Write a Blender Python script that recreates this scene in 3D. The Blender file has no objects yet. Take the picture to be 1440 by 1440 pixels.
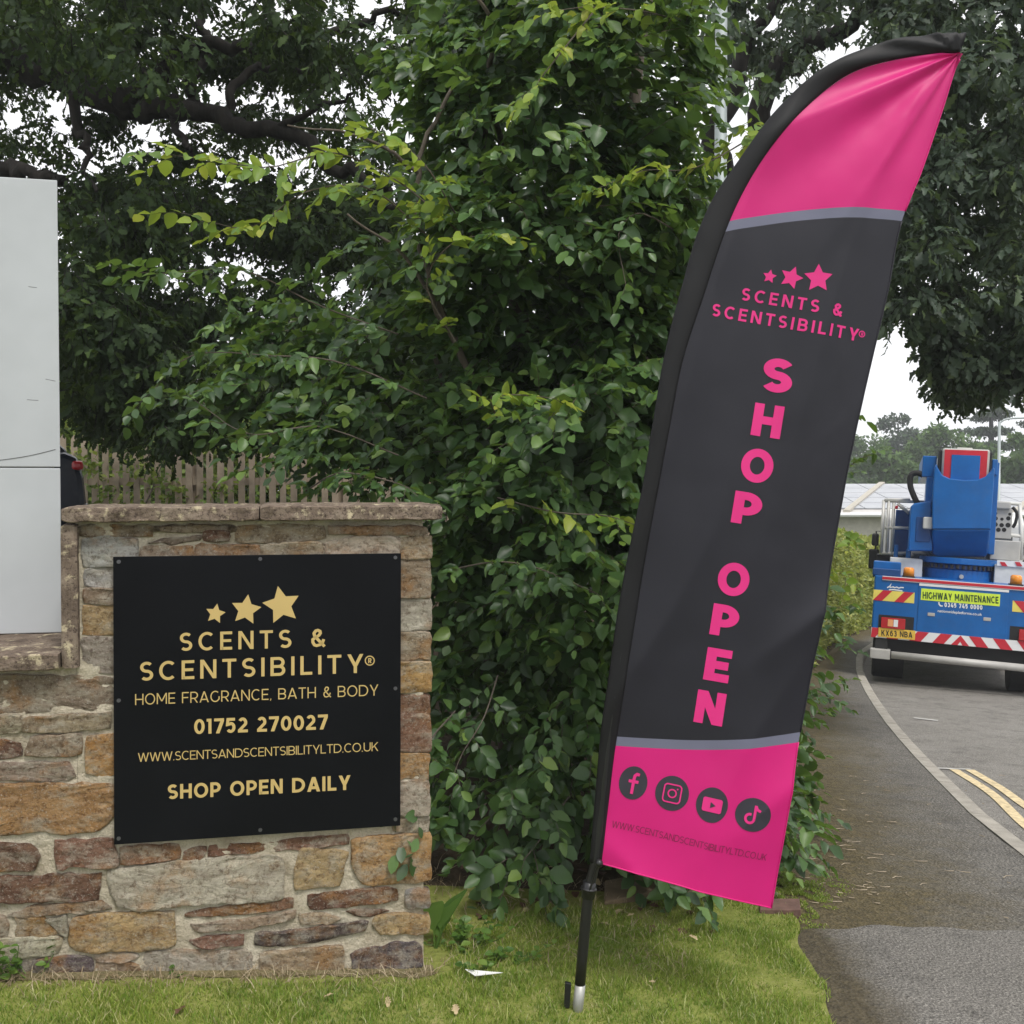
import bpy, math, random
import numpy as np
from mathutils import Matrix, Vector, noise as mnoise
random.seed(7); rng = np.random.default_rng(11)
scene = bpy.context.scene
COL = scene.collection
R = math.radians

# ------------------------------------------------------------------ camera
EYE, FPX = 1.6, 1442.0
PITCH = math.atan(35 / FPX)
cam = bpy.data.cameras.new('camera')
cam.sensor_width = 36.0; cam.lens = 36.0 * FPX / 1440.0
cam.clip_start = 0.05; cam.clip_end = 2000
cam_o = bpy.data.objects.new('camera', cam); COL.objects.link(cam_o)
cam_o.location = (0, 0, EYE); cam_o.rotation_euler = (R(90) - PITCH, 0, 0)
scene.camera = cam_o

# ------------------------------------------------------------------ light
SUN_EL, SUN_AZ = 58.0, 150.0          # azimuth clockwise from +Y (behind the camera, over the road)
world = bpy.data.worlds.new('World'); scene.world = world; world.use_nodes = True
wn, wl = world.node_tree.nodes, world.node_tree.links
wn.clear()
out = wn.new('ShaderNodeOutputWorld'); bg = wn.new('ShaderNodeBackground')
sky = wn.new('ShaderNodeTexSky'); sky.sky_type = 'NISHITA'; sky.sun_disc = False
sky.sun_elevation = R(SUN_EL); sky.sun_rotation = R(SUN_AZ); sky.dust_density = 4.0
hs = wn.new('ShaderNodeHueSaturation'); hs.inputs['Saturation'].default_value = 0.25
wl.new(sky.outputs[0], hs.inputs['Color'])
tc = wn.new('ShaderNodeTexCoord'); nz = wn.new('ShaderNodeTexNoise')
nz.inputs['Scale'].default_value = 2.2; nz.inputs['Detail'].default_value = 5
wl.new(tc.outputs['Generated'], nz.inputs['Vector'])
cr = wn.new('ShaderNodeValToRGB')
cr.color_ramp.elements[0].position = 0.3; cr.color_ramp.elements[0].color = (7.2, 7.3, 7.6, 1)
cr.color_ramp.elements[1].position = 0.7; cr.color_ramp.elements[1].color = (8.6, 8.65, 8.75, 1)
wl.new(nz.outputs['Fac'], cr.inputs[0])
mx = wn.new('ShaderNodeMix'); mx.data_type = 'RGBA'; mx.inputs['Factor'].default_value = 0.88
wl.new(hs.outputs[0], mx.inputs['A']); wl.new(cr.outputs[0], mx.inputs['B'])
wl.new(mx.outputs['Result'], bg.inputs['Color']); bg.inputs['Strength'].default_value = 0.1
wl.new(bg.outputs[0], out.inputs[0])
sun = bpy.data.lights.new('sun', 'SUN'); sun.energy = 1.5; sun.angle = R(14); sun.color = (1, 0.96, 0.9)
sun_o = bpy.data.objects.new('sun', sun); COL.objects.link(sun_o)
sun_o.rotation_euler = Vector((-math.sin(R(SUN_AZ)) * math.cos(R(SUN_EL)), -math.cos(R(SUN_AZ)) * math.cos(R(SUN_EL)), -math.sin(R(SUN_EL)))).to_track_quat('-Z', 'Y').to_euler()
vs = scene.view_settings
vs.view_transform = 'Standard'; vs.look = 'None'; vs.exposure = 0.74; vs.gamma = 1.0; vs.use_curve_mapping = False
scene.cycles.max_bounces = 8; scene.cycles.diffuse_bounces = 4; scene.cycles.glossy_bounces = 3
scene.cycles.transmission_bounces = 6; scene.cycles.use_denoising = True

# ------------------------------------------------------------------ measuring helpers
FWD = np.array([0, math.cos(PITCH), -math.sin(PITCH)]); UPV = np.array([0, math.sin(PITCH), math.cos(PITCH)]); RGT = np.array([1., 0, 0])
CAM = np.array([0, 0, EYE])
def ray(px, py): return FWD + (px - 720) / FPX * RGT - (py - 720) / FPX * UPV
def at(px, py, Y):
    d = ray(px, py); return CAM + d * (Y / d[1])
def hit_plane(px, py, p0, n):
    d = ray(px, py); return CAM + d * (np.dot(p0 - CAM, n) / np.dot(d, n))
def sstep(a, b, x):
    t = min(1, max(0, (x - a) / (b - a))); return t * t * (3 - 2 * t)
def zg(x, y):
    zx = -0.018 + (-0.045 * (x + 0.3) if x > -0.3 else -0.092 * (x + 0.3))
    zx = min(zx, 0.35)
    if x > 4: zx = -0.018 - 0.045 * 4.3 - 0.05 * (min(x, 12) - 4)
    yy = max(0, y - 3.4)
    sr = -(0.07 * min(yy, 12) + 0.035 * min(max(0, yy - 12), 40))
    sl = 0.085 * min(yy, 9)
    k = sstep(-1.2, 0.9, x)
    return zx + sl * (1 - k) + sr * k
def ground_hit(px, py):
    d = ray(px, py); lo = 0.5
    t = 0.5
    while t < 200:
        p = CAM + d * t
        if p[2] < zg(p[0], p[1]): break
        t += 0.02 + t * 0.002
    return p
def catmull(pts, n):
    P = np.array(pts, float); P = np.vstack([2 * P[0] - P[1], P, 2 * P[-1] - P[-2]])
    res = []
    for i in range(1, len(P) - 2):
        for k in range(n):
            t = k / n
            a, b, c, d = P[i - 1], P[i], P[i + 1], P[i + 2]
            res.append(0.5 * (2 * b + (c - a) * t + (2 * a - 5 * b + 4 * c - d) * t * t + (3 * b - a - 3 * c + d) * t ** 3))
    res.append(P[-2]); return np.array(res)
def fbm(v, s=1.0): return mnoise.fractal(Vector(v) * s, 1.0, 2.0, 4)

# ------------------------------------------------------------------ object helpers
def tag(o, label=None, cat=None, group=None, kind=None):
    if label: o['label'] = label
    if cat: o['category'] = cat
    if group: o['group'] = group
    if kind: o['kind'] = kind
    return o
def empty(name, loc=(0, 0, 0), rot=(0, 0, 0)):
    o = bpy.data.objects.new(name, None); COL.objects.link(o); o.empty_display_size = 0.2
    o.location = loc; o.rotation_euler = rot
    return o
def base_m(o): return Matrix.LocRotScale(o.location, o.rotation_euler, o.scale)
def world_m(o):
    m = o.matrix_parent_inverse @ base_m(o)
    return world_m(o.parent) @ m if o.parent else base_m(o)
def adopt(o, parent, local=False):
    o.parent = parent
    if not local: o.matrix_parent_inverse = world_m(parent).inverted()
    return o
def mesh_np(name, V, T):
    """triangles from numpy arrays"""
    me = bpy.data.meshes.new(name); V = np.asarray(V, np.float32); T = np.asarray(T, np.int32)
    k = T.shape[1]
    me.vertices.add(len(V)); me.vertices.foreach_set('co', V.ravel())
    me.loops.add(T.size); me.loops.foreach_set('vertex_index', T.ravel())
    me.polygons.add(len(T)); me.polygons.foreach_set('loop_start', np.arange(0, T.size, k, dtype=np.int32))
    try: me.polygons.foreach_set('loop_total', np.full(len(T), k, dtype=np.int32))
    except Exception: pass
    me.update(calc_edges=True); return me
def link(name, me, mat, parent=None, local=False, smooth=False):
    o = bpy.data.objects.new(name, me); COL.objects.link(o)
    if mat is not None and len(me.materials) == 0: me.materials.append(mat)
    if smooth: me.polygons.foreach_set('use_smooth', np.ones(len(me.polygons), dtype=bool))
    if parent is not None: adopt(o, parent, local)
    return o
class MB:
    def __init__(s): s.v, s.f = [], []
    def add(s, vs, fs):
        n = len(s.v); s.v += [tuple(map(float, q)) for q in vs]; s.f += [tuple(n + i for i in f) for f in fs]; return s
    def box(s, x0, x1, y0, y1, z0, z1):
        return s.add([(x0, y0, z0), (x1, y0, z0), (x1, y1, z0), (x0, y1, z0), (x0, y0, z1), (x1, y0, z1), (x1, y1, z1), (x0, y1, z1)],
                     [(0, 3, 2, 1), (4, 5, 6, 7), (0, 1, 5, 4), (1, 2, 6, 5), (2, 3, 7, 6), (3, 0, 4, 7)])
    def prism(s, poly, a, b, axis='y'):
        """poly of 2-D points extruded between a and b along the axis"""
        n = len(poly)
        def m(p, t): return {'y': (p[0], t, p[1]), 'x': (t, p[0], p[1]), 'z': (p[0], p[1], t)}[axis]
        vs = [m(p, a) for p in poly] + [m(p, b) for p in poly]
        return s.add(vs, [tuple(range(n))[::-1], tuple(range(n, 2 * n))] + [(i, (i + 1) % n, n + (i + 1) % n, n + i) for i in range(n)])
    def tube(s, pts, rad, sides=8, cap=True):
        pts = [np.array(p, float) for p in pts]
        if not hasattr(rad, '__len__'): rad = [rad] * len(pts)
        vs, fs = [], []; u = None
        for i, p in enumerate(pts):
            t = pts[min(i + 1, len(pts) - 1)] - pts[max(i - 1, 0)]; t = t / (np.linalg.norm(t) + 1e-9)
            if u is None:
                u = np.cross(t, (0, 0, 1) if abs(t[2]) < .9 else (1, 0, 0))
            u = u - t * np.dot(u, t); u = u / (np.linalg.norm(u) + 1e-9); w = np.cross(t, u)
            for k in range(sides):
                a = 2 * math.pi * k / sides
                vs.append(p + rad[i] * (math.cos(a) * u + math.sin(a) * w))
        for i in range(len(pts) - 1):
            for k in range(sides):
                k2 = (k + 1) % sides
                fs.append((i * sides + k, i * sides + k2, (i + 1) * sides + k2, (i + 1) * sides + k))
        if cap:
            fs.append(tuple(range(sides))[::-1]); fs.append(tuple((len(pts) - 1) * sides + k for k in range(sides)))
        return s.add(vs, fs)
    def mesh(s, name):
        me = bpy.data.meshes.new(name); me.from_pydata(s.v, [], s.f); me.update(); return me
    def build(s, name, mat, parent=None, local=False, smooth=False, bevel=0):
        o = link(name, s.mesh(name), mat, parent, local, smooth)
        if bevel:
            b = o.modifiers.new('soft_edges', 'BEVEL'); b.width = bevel; b.segments = 2; b.limit_method = 'ANGLE'; b.angle_limit = R(40)
        return o

# ------------------------------------------------------------------ materials
class Mat:
    def __init__(s, name, rough=0.6, metal=0.0, spec=0.4):
        s.m = bpy.data.materials.new(name); s.m.use_nodes = True
        s.n, s.l = s.m.node_tree.nodes, s.m.node_tree.links
        s.b = s.n['Principled BSDF']; s.out = s.n['Material Output']
        s.b.inputs['Roughness'].default_value = rough; s.b.inputs['Metallic'].default_value = metal
        s.b.inputs['Specular IOR Level'].default_value = spec
        s.tc = s.n.new('ShaderNodeTexCoord')
    def noise(s, scale, detail=4, rough=0.6, stretch=None, coord='Object', off=None):
        t = s.n.new('ShaderNodeTexNoise'); t.inputs['Scale'].default_value = scale
        t.inputs['Detail'].default_value = detail; t.inputs['Roughness'].default_value = rough
        v = s.tc.outputs[coord]
        if stretch or off:
            mp = s.n.new('ShaderNodeMapping'); mp.inputs['Scale'].default_value = stretch or (1, 1, 1)
            s.l.new(v, mp.inputs[0]); v = mp.outputs[0]
        s.l.new(v, t.inputs['Vector']); return t.outputs['Fac']
    def ramp(s, fac, stops):
        r = s.n.new('ShaderNodeValToRGB'); e = r.color_ramp.elements
        while len(e) < len(stops): e.new(0.5)
        for q, (p, c) in zip(e, stops):
            q.position = p; q.color = (*c, 1) if hasattr(c, '__len__') else (c, c, c, 1)
        s.l.new(fac, r.inputs[0]); return r.outputs[0]
    def mix(s, fac, a, b, mode='MIX'):
        m = s.n.new('ShaderNodeMix'); m.data_type = 'RGBA'; m.blend_type = mode
        for sock, v in ((m.inputs['Factor'], fac), (m.inputs['A'], a), (m.inputs['B'], b)):
            if hasattr(v, 'is_output') or isinstance(v, bpy.types.NodeSocket): s.l.new(v, sock)
            else: sock.default_value = v if not hasattr(v, '__len__') else (*v, 1)
        return m.outputs['Result']
    def color(s, v):
        if isinstance(v, bpy.types.NodeSocket): s.l.new(v, s.b.inputs['Base Color'])
        else: s.b.inputs['Base Color'].default_value = (*v, 1)
        return s
    def roughness(s, v): s.l.new(v, s.b.inputs['Roughness']); return s
    def bump(s, h, strength=0.4, dist=0.01, prev=None):
        b = s.n.new('ShaderNodeBump'); b.inputs['Strength'].default_value = strength; b.inputs['Distance'].default_value = dist
        s.l.new(h, b.inputs['Height'])
        if prev: s.l.new(prev, b.inputs['Normal'])
        s.l.new(b.outputs[0], s.b.inputs['Normal']); return b.outputs[0]
def island(m):
    g = m.n.new('ShaderNodeNewGeometry'); oi = m.n.new('ShaderNodeObjectInfo')
    a = m.n.new('ShaderNodeMath'); a.operation = 'ADD'; m.l.new(g.outputs['Random Per Island'], a.inputs[0]); m.l.new(oi.outputs['Random'], a.inputs[1])
    f = m.n.new('ShaderNodeMath'); f.operation = 'FRACT'; m.l.new(a.outputs[0], f.inputs[0]); return f.outputs[0]
def plain(name, c, rough=0.6, metal=0, spec=0.4, var=0.12, scale=6, bump=0.0, bscale=60):
    m = Mat(name, rough, metal, spec)
    n = m.noise(scale, 5)
    m.color(m.ramp(n, [(0.25, [k * (1 - var) for k in c]), (0.75, [min(1, k * (1 + var)) for k in c])]))
    if bump: m.bump(m.noise(bscale, 3), bump, 0.004)
    return m.m
def leafmat(name, stops, trans, tfac=0.3, rough=0.45, spec=0.35, patch=None):
    m = Mat(name, rough, 0, spec); i = island(m)
    c = m.ramp(i, stops)
    if patch: c = m.mix(m.ramp(m.noise(3.2, 5, .7), [(.42, 0.0), (.62, .7)]), c, m.mix(1.0, c, patch, 'MULTIPLY'))
    m.color(c)
    n = m.noise(55, 2); m.bump(n, 0.15, 0.002)
    t = m.n.new('ShaderNodeBsdfTranslucent'); tcol = m.mix(0.6, c, trans); m.l.new(tcol, t.inputs['Color'])
    x = m.n.new('ShaderNodeMixShader'); x.inputs[0].default_value = tfac
    m.l.new(m.b.outputs[0], x.inputs[1]); m.l.new(t.outputs[0], x.inputs[2]); m.l.new(x.outputs[0], m.out.inputs[0])
    return m.m
M = {}
M['beech'] = leafmat('beech_leaf', [(0, (.022, .050, .018)), (.35, (.040, .086, .028)), (.7, (.068, .136, .040)), (.92, (.115, .205, .055)), (1, (.19, .28, .065))], (.24, .38, .045), .32, .40, .42)
M['beech_young'] = leafmat('beech_young_leaf', [(0, (.09, .18, .035)), (.5, (.17, .28, .04)), (.85, (.27, .36, .05)), (1, (.40, .42, .08))], (.42, .50, .05), .42)
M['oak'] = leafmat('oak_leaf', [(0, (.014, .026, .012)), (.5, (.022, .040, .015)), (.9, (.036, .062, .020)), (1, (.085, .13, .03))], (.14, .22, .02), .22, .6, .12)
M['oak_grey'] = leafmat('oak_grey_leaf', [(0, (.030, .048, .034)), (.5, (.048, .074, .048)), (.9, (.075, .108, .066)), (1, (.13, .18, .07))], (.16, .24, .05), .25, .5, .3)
M['hedge'] = leafmat('hedge_leaf', [(0, (.16, .21, .05)), (.5, (.30, .35, .09)), (.9, (.44, .46, .13)), (1, (.55, .52, .18))], (.42, .46, .08), .4)
M['shrub'] = leafmat('shrub_leaf', [(0, (.06, .10, .02)), (.6, (.12, .19, .035)), (1, (.24, .28, .05))], (.3, .38, .05), .35)
M['far_leaf'] = leafmat('far_leaf', [(0, (.05, .095, .03)), (.5, (.075, .135, .042)), (1, (.12, .19, .055))], (.16, .26, .05), .28, .7, .2)
M['far_pine'] = leafmat('far_pine_needles', [(0, (.035, .062, .035)), (1, (.062, .10, .05))], (.08, .13, .04), .18, .7, .2)
M['grass'] = leafmat('grass_blade', [(0, (.12, .20, .03)), (.4, (.20, .29, .045)), (.72, (.31, .38, .075)), (.88, (.50, .48, .19)), (1, (.62, .55, .34))], (.46, .54, .08), .4, .65, .2, (.42, .60, .55))
M['straw'] = leafmat('dry_straw', [(0, (.22, .16, .09)), (.6, (.34, .27, .17)), (1, (.48, .40, .28))], (.4, .33, .2), .15, .7)
M['weed'] = leafmat('weed_leaf', [(0, (.05, .11, .02)), (.7, (.09, .17, .03)), (1, (.16, .24, .05))], (.2, .3, .04), .3)
def bark(name, a, b):
    m = Mat(name, 0.85, 0, .2); n = m.noise(14, 6, .65, (1, 1, .25)); m.color(m.ramp(n, [(.3, a), (.7, b)])); m.bump(n, .8, .02); return m.m
M['bark'] = bark('oak_bark', (.010, .009, .008), (.034, .030, .026))
M['twig'] = bark('beech_twig', (.06, .05, .04), (.15, .125, .10))

def stone_mat():
    m = Mat('wall_stone', 0.88, 0, .2)
    oi = m.n.new('ShaderNodeObjectInfo'); oc = oi.outputs['Color']
    cv = m.n.new('ShaderNodeVectorMath'); cv.operation = 'MULTIPLY_ADD'       # every stone cut from another place in the bed
    cb = m.n.new('ShaderNodeCombineXYZ')
    for k in range(3): m.l.new(oi.outputs['Random'], cb.inputs[k])
    cv.inputs[1].default_value = (37, 53, 71); m.l.new(cb.outputs[0], cv.inputs[0]); m.l.new(m.tc.outputs['Object'], cv.inputs[2])
    def nz(scale, detail, rough, st=(1, 1, 1)):
        mp = m.n.new('ShaderNodeMapping'); mp.inputs['Scale'].default_value = st; m.l.new(cv.outputs[0], mp.inputs[0])
        t = m.n.new('ShaderNodeTexNoise'); t.inputs['Scale'].default_value = scale; t.inputs['Detail'].default_value = detail; t.inputs['Roughness'].default_value = rough
        m.l.new(mp.outputs[0], t.inputs['Vector']); return t.outputs['Fac']
    bed = nz(9, 8, .72, (1, 1, 3.2)); blot = nz(6.5, 6, .65); fine = nz(60, 5, .75); speck = nz(140, 3, .8); pale = nz(11, 7, .7, (1, 1, 1.8))
    c = m.mix(m.ramp(bed, [(.30, 0.0), (.68, 1.0)]), m.mix(1.0, oc, (1.22, 1.2, 1.15), 'MULTIPLY'), m.mix(1.0, oc, (.56, .50, .46), 'MULTIPLY'))
    c = m.mix(m.ramp(blot, [(.52, 0.0), (.66, .62)]), c, (.46, .225, .065))
    c = m.mix(m.ramp(pale, [(.48, 0.0), (.62, .62)]), c, (.56, .51, .41))
    c = m.mix(m.ramp(fine, [(.36, .85), (.50, 0.0)]), c, m.mix(1.0, c, (.42, .36, .32), 'MULTIPLY'))
    c = m.mix(m.ramp(speck, [(.57, 0.0), (.68, .75)]), c, (.62, .58, .50)); m.color(c)
    b = m.bump(nz(24, 9, .85, (1, 1, 1.9)), 1.0, .028); b = m.bump(fine, 1.0, .018, b); m.bump(speck, .6, .005, b)
    return m.m
M['stone'] = stone_mat()
def mortar_mat():
    m = Mat('sandy_mortar', .92, 0, .2); n = m.noise(6, 5); f = m.noise(160, 3, .8)
    c = m.ramp(n, [(.25, (.40, .34, .25)), (.5, (.57, .505, .39)), (.8, (.66, .61, .50))])
    c = m.mix(m.ramp(m.noise(13, 6, .7), [(.52, 0.0), (.66, .55)]), c, (.27, .22, .15))
    c = m.mix(m.ramp(f, [(.35, .35), (.5, 0.0)]), c, (.2, .17, .13)); m.color(c)
    b = m.bump(f, .7, .005); m.bump(m.noise(22, 7, .7), .9, .03, b); return m.m
M['mortar'] = mortar_mat()
def coping_mat():
    m = Mat('lichen_coping', .9, 0, .2); n = m.noise(11, 6, .7); s = m.noise(24, 4, .6); p = m.noise(95, 3, .8)
    c = m.ramp(n, [(.3, (.075, .055, .042)), (.5, (.16, .122, .094)), (.72, (.27, .22, .17))])
    c = m.mix(m.ramp(s, [(.56, 0.0), (.66, .8)]), c, (.50, .43, .29))
    c = m.mix(m.ramp(p, [(.36, .9), (.48, 0.0)]), c, (.05, .036, .03)); m.color(c)
    b = m.bump(n, .7, .012); m.bump(p, .6, .005, b); return m.m
M['coping'] = coping_mat()
def tarmac(name, c0, c1, grit, dirt=None, fs=95):
    m = Mat(name, .85, 0, .3)
    v = m.n.new('ShaderNodeTexVoronoi'); v.inputs['Scale'].default_value = 75; m.l.new(m.tc.outputs['Object'], v.inputs['Vector'])
    big = m.noise(1.6, 5, .65); f = m.noise(fs, 3, .85)
    c = m.ramp(big, [(.3, c0), (.7, c1)])
    c = m.mix(m.ramp(f, [(.50, 0.0), (.60, .9)]), c, grit)
    c = m.mix(m.ramp(m.noise(4.5, 6, .75), [(.50, 0.0), (.68, .55)]), c, [k * .5 for k in c0])
    c = m.mix(m.ramp(f, [(.30, .7), (.44, 0.0)]), c, [k * .35 for k in c0])
    if dirt:
        at_ = m.n.new('ShaderNodeAttribute'); at_.attribute_name = 'across'
        a2 = m.n.new('ShaderNodeMath'); a2.operation = 'ADD'; m.l.new(at_.outputs['Fac'], a2.inputs[0])
        nn = m.noise(2.6, 6, .75); a3 = m.n.new('ShaderNodeMath'); a3.operation = 'MULTIPLY_ADD'
        m.l.new(nn, a3.inputs[0]); a3.inputs[1].default_value = 1.1; a3.inputs[2].default_value = -.55
        m.l.new(a3.outputs[0], a2.inputs[1])
        c = m.mix(m.ramp(a2.outputs[0], [(.28, .95), (.85, 0.0)]), c, m.ramp(m.noise(30, 4), [(.35, dirt[0]), (.7, dirt[1])]))
    m.color(c); b = m.bump(v.outputs['Distance'], .8, .010); m.bump(f, .6, .006, b)
    return m.m
M['path'] = tarmac('old_tarmac_footpath', (.085, .080, .072), (.125, .117, .105), (.27, .25, .22), ((.06, .048, .022), (.135, .105, .05)))
M['patch'] = tarmac('pale_tarmac', (.105, .098, .088), (.150, .140, .127), (.31, .29, .26), ((.05, .04, .022), (.10, .08, .045)), 150)
M['road'] = tarmac('road_tarmac', (.155, .145, .13), (.22, .208, .19), (.33, .31, .28))
def ground_mat(name, a, b, c, sc=8):
    m = Mat(name, .95, 0, .1); n = m.noise(sc, 6, .7); m.color(m.ramp(n, [(.3, a), (.55, b), (.75, c)])); m.bump(m.noise(45, 5), .8, .02); return m.m
M['soil'] = ground_mat('leafy_soil', (.035, .026, .018), (.075, .056, .036), (.14, .105, .07))
M['soil_pale'] = ground_mat('dry_soil', (.10, .085, .045), (.18, .155, .08), (.30, .25, .16), 20)
M['field'] = ground_mat('field_ground', (.05, .07, .02), (.08, .10, .035), (.12, .12, .06), 1.2)
M['turf'] = ground_mat('lawn_thatch', (.14, .17, .035), (.21, .23, .06), (.30, .27, .12), 10)
M['moss'] = ground_mat('moss', (.10, .11, .015), (.17, .17, .03), (.2, .16, .06), 25)
M['carpark'] = plain('car_park_tarmac', (.1, .098, .095), .9)
M['kerb'] = plain('concrete_kerb', (.33, .305, .265), .9, var=.3, scale=9, bump=.4)
M['edging'] = plain('brown_paving_slab', (.22, .165, .105), .9, var=.3, scale=9, bump=.4)
M['brickred'] = plain('red_brick', (.13, .075, .06), .9, var=.35, scale=25, bump=.5)
M['cream_paint'] = plain('worn_cream_line_paint', (.58, .47, .28), .8, var=.4, scale=22)
M['white_paint'] = plain('worn_white_line_paint', (.40, .39, .37), .8, var=.35, scale=18)
M['wood'] = plain('weathered_fence_wood', (.30, .245, .18), .9, var=.35, scale=5, bump=.3)
M['lamp_steel'] = plain('galvanised_steel', (.32, .36, .36), .5, .3, var=.1)

# ================================================================== GROUND
def sheet(name, rows, mat, dz=0.0, parent=None, across=None):
    """rows: list of equally long lists of (x,y); z follows the ground"""
    nr, nc = len(rows), len(rows[0])
    V = [(p[0], p[1], zg(p[0], p[1]) + dz) for r in rows for p in r]
    F = [(i * nc + j, i * nc + j + 1, (i + 1) * nc + j + 1, (i + 1) * nc + j) for i in range(nr - 1) for j in range(nc - 1)]
    me = bpy.data.meshes.new(name); me.from_pydata(V, [], F); me.update()
    if me.polygons[0].normal.z < 0: me.flip_normals()
    if across is not None:
        a = me.attributes.new('across', 'FLOAT', 'POINT'); a.data.foreach_set('value', np.array([across(j / (nc - 1)) for i in range(nr) for j in range(nc)], np.float32))
    return link(name, me, mat, parent)
gx = np.concatenate([[-160, -100, -60, -25], np.arange(-12, 13, 1.0), [16, 25, 60, 100, 160]])
gy = np.concatenate([[-40, -20, -6], np.arange(-3, 20, 1.0), [22, 26, 32, 40, 60, 110, 160, 220]])
tag(sheet('ground', [[(x, y) for x in gx] for y in gy], M['field'], -0.35), kind='structure')

kerb_px = [(1440, 1206), (1405, 1181), (1360, 1140), (1322, 1102), (1277, 1054), (1240, 1009), (1214, 967), (1204, 937)]
kp = [ground_hit(*q)[:2] for q in kerb_px]
d0 = kp[0] - kp[1]; d0 = d0 / np.linalg.norm(d0)
last = kp[-1]
KERB = [kp[0] + d0 * 4.5 + (-.5, 0), kp[0] + d0 * 1.5] + kp + [last + (1.0, 2.6), last + (2.9, 5.8), last + (6.5, 9.4), last + (12, 12.5)]
KERB = catmull(KERB, 14)
def offset(line, d):
    t = np.gradient(line, axis=0); t = t / np.linalg.norm(t, axis=1)[:, None]
    return line + np.stack([t[:, 1], -t[:, 0]], 1) * d      # to the right of travel
def resample(line, step):
    s = np.concatenate([[0], np.cumsum(np.linalg.norm(np.diff(line, axis=0), axis=1))])
    q = np.arange(0, s[-1], step); return np.stack([np.interp(q, s, line[:, 0]), np.interp(q, s, line[:, 1])], 1)
KL = resample(KERB, 0.18)
# footpath: from under the hedge to the kerb
HEDGE = catmull([(0.55, 1.0), (0.75, 3.2), (1.0, 4.2), (1.37, 5.3), (1.75, 6.6), (2.12, 7.8), (2.75, 10.0), (3.6, 12.8), (4.7, 15.6), (6.5, 19.8), (9.0, 24), (14, 29)], 14)
HL = resample(HEDGE, 0.1)
def nearest_left(p):
    return HL[np.argmin(((HL - p) ** 2).sum(1))]
rows = []
for i, p in enumerate(KL):
    q = nearest_left(p) if p[1] > 3.0 else np.array([0.5, p[1]])
    rows.append([q + (p - q) * t for t in np.linspace(0, 1, 14)])
path = tag(sheet('footpath', rows, M['path'], 0.0, across=lambda t: t), kind='structure')
road_rows = [[a + (b - a) * t for t in np.linspace(0, 1, 16)] for a, b in zip(offset(KL, 0.09), offset(KL, 7.2))]
road = tag(sheet('road', road_rows, M['road'], -0.10), kind='structure')
fk = offset(KL, 7.2)
tag(sheet('far_verge', [[a + (b - a) * t for t in np.linspace(0, 1, 4)] for a, b in zip(offset(KL, 7.15), offset(KL, 14))], M['turf'], 0.0), kind='structure')
# kerb stones
kr = empty('kerb', (kp[3][0], kp[3][1], zg(*kp[3]))); tag(kr, kind='structure')
L9 = resample(KERB, 0.915)
for i in range(len(L9) - 1):
    a, b = L9[i], L9[i + 1]
    sub = np.array([a + (b - a) * t for t in (0.006, 0.5, 0.994)])
    near = [KERB[np.argmin(((KERB - s) ** 2).sum(1))] for s in sub]
    t = (b - a) / np.linalg.norm(b - a); n = np.array([t[1], -t[0]])
    mb = MB(); ring = []
    for s in sub:
        z = zg(*s)
        prof = [(-0.004, -.25), (-0.004, 0.006), (0.085, 0.006), (0.104, -0.014), (0.114, -.25)]
        ring.append([(s[0] + n[0] * o, s[1] + n[1] * o, z + h) for o, h in prof])
    vs = [v for r in ring for v in r]
    fs = [(k * 5 + j, k * 5 + j + 1, (k + 1) * 5 + j + 1, (k + 1) * 5 + j) for k in range(2) for j in range(4)] + [(4, 3, 2, 1, 0), (10, 11, 12, 13, 14)]
    mb.add(vs, fs).build('kerb_stone', M['kerb'], kr)
# pale tarmac patch in front (drive crossing)
pa = [ground_hit(*q)[:2] for q in ((1040, 1330), (1118, 1316), (1180, 1309), (1250, 1307), (1340, 1310), (1440, 1313))]
pa = catmull(pa + [pa[-1] + (pa[-1] - pa[-2]) * 1.5], 6)
tag(sheet('driveway', [[np.array([p[0], p[1] + (0.0 - p[1]) * t + 0.012 * math.sin(p[0] * 23)]) for p in pa] for t in np.linspace(0, 1, 14)], M['patch'], 0.008, across=lambda t: max(0, t * 4 - .55)), kind='structure')
# painted lines on the road
def stripe(name, pxs, w, mat):
    pts = catmull([ground_hit_road(*q) for q in pxs], 8)
    return sheet(name, [[a, b] for a, b in zip(offset(pts, -w / 2), offset(pts, w / 2))], mat, -0.094, road)
def ground_hit_road(px, py):
    d = ray(px, py); t = 1
    while t < 100:
        p = CAM + d * t
        if p[2] < zg(p[0], p[1]) - 0.1: break
        t += 0.01
    return p[:2]
stripe('yellow_line', [(1441 + 60, 1208), (1440, 1160), (1395, 1117), (1342, 1083)], 0.075, M['cream_paint'])
stripe('yellow_line', [(1441 + 66, 1178), (1440, 1133), (1405, 1108), (1363, 1083)], 0.075, M['cream_paint'])
stripe('line_end_bar', [(1317, 1081), (1340, 1082), (1366, 1083)], 0.05, M['white_paint'])
stripe('faded_dash', [(1285, 1010), (1302, 1012), (1319, 1014)], 0.10, M['white_paint'])
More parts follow.
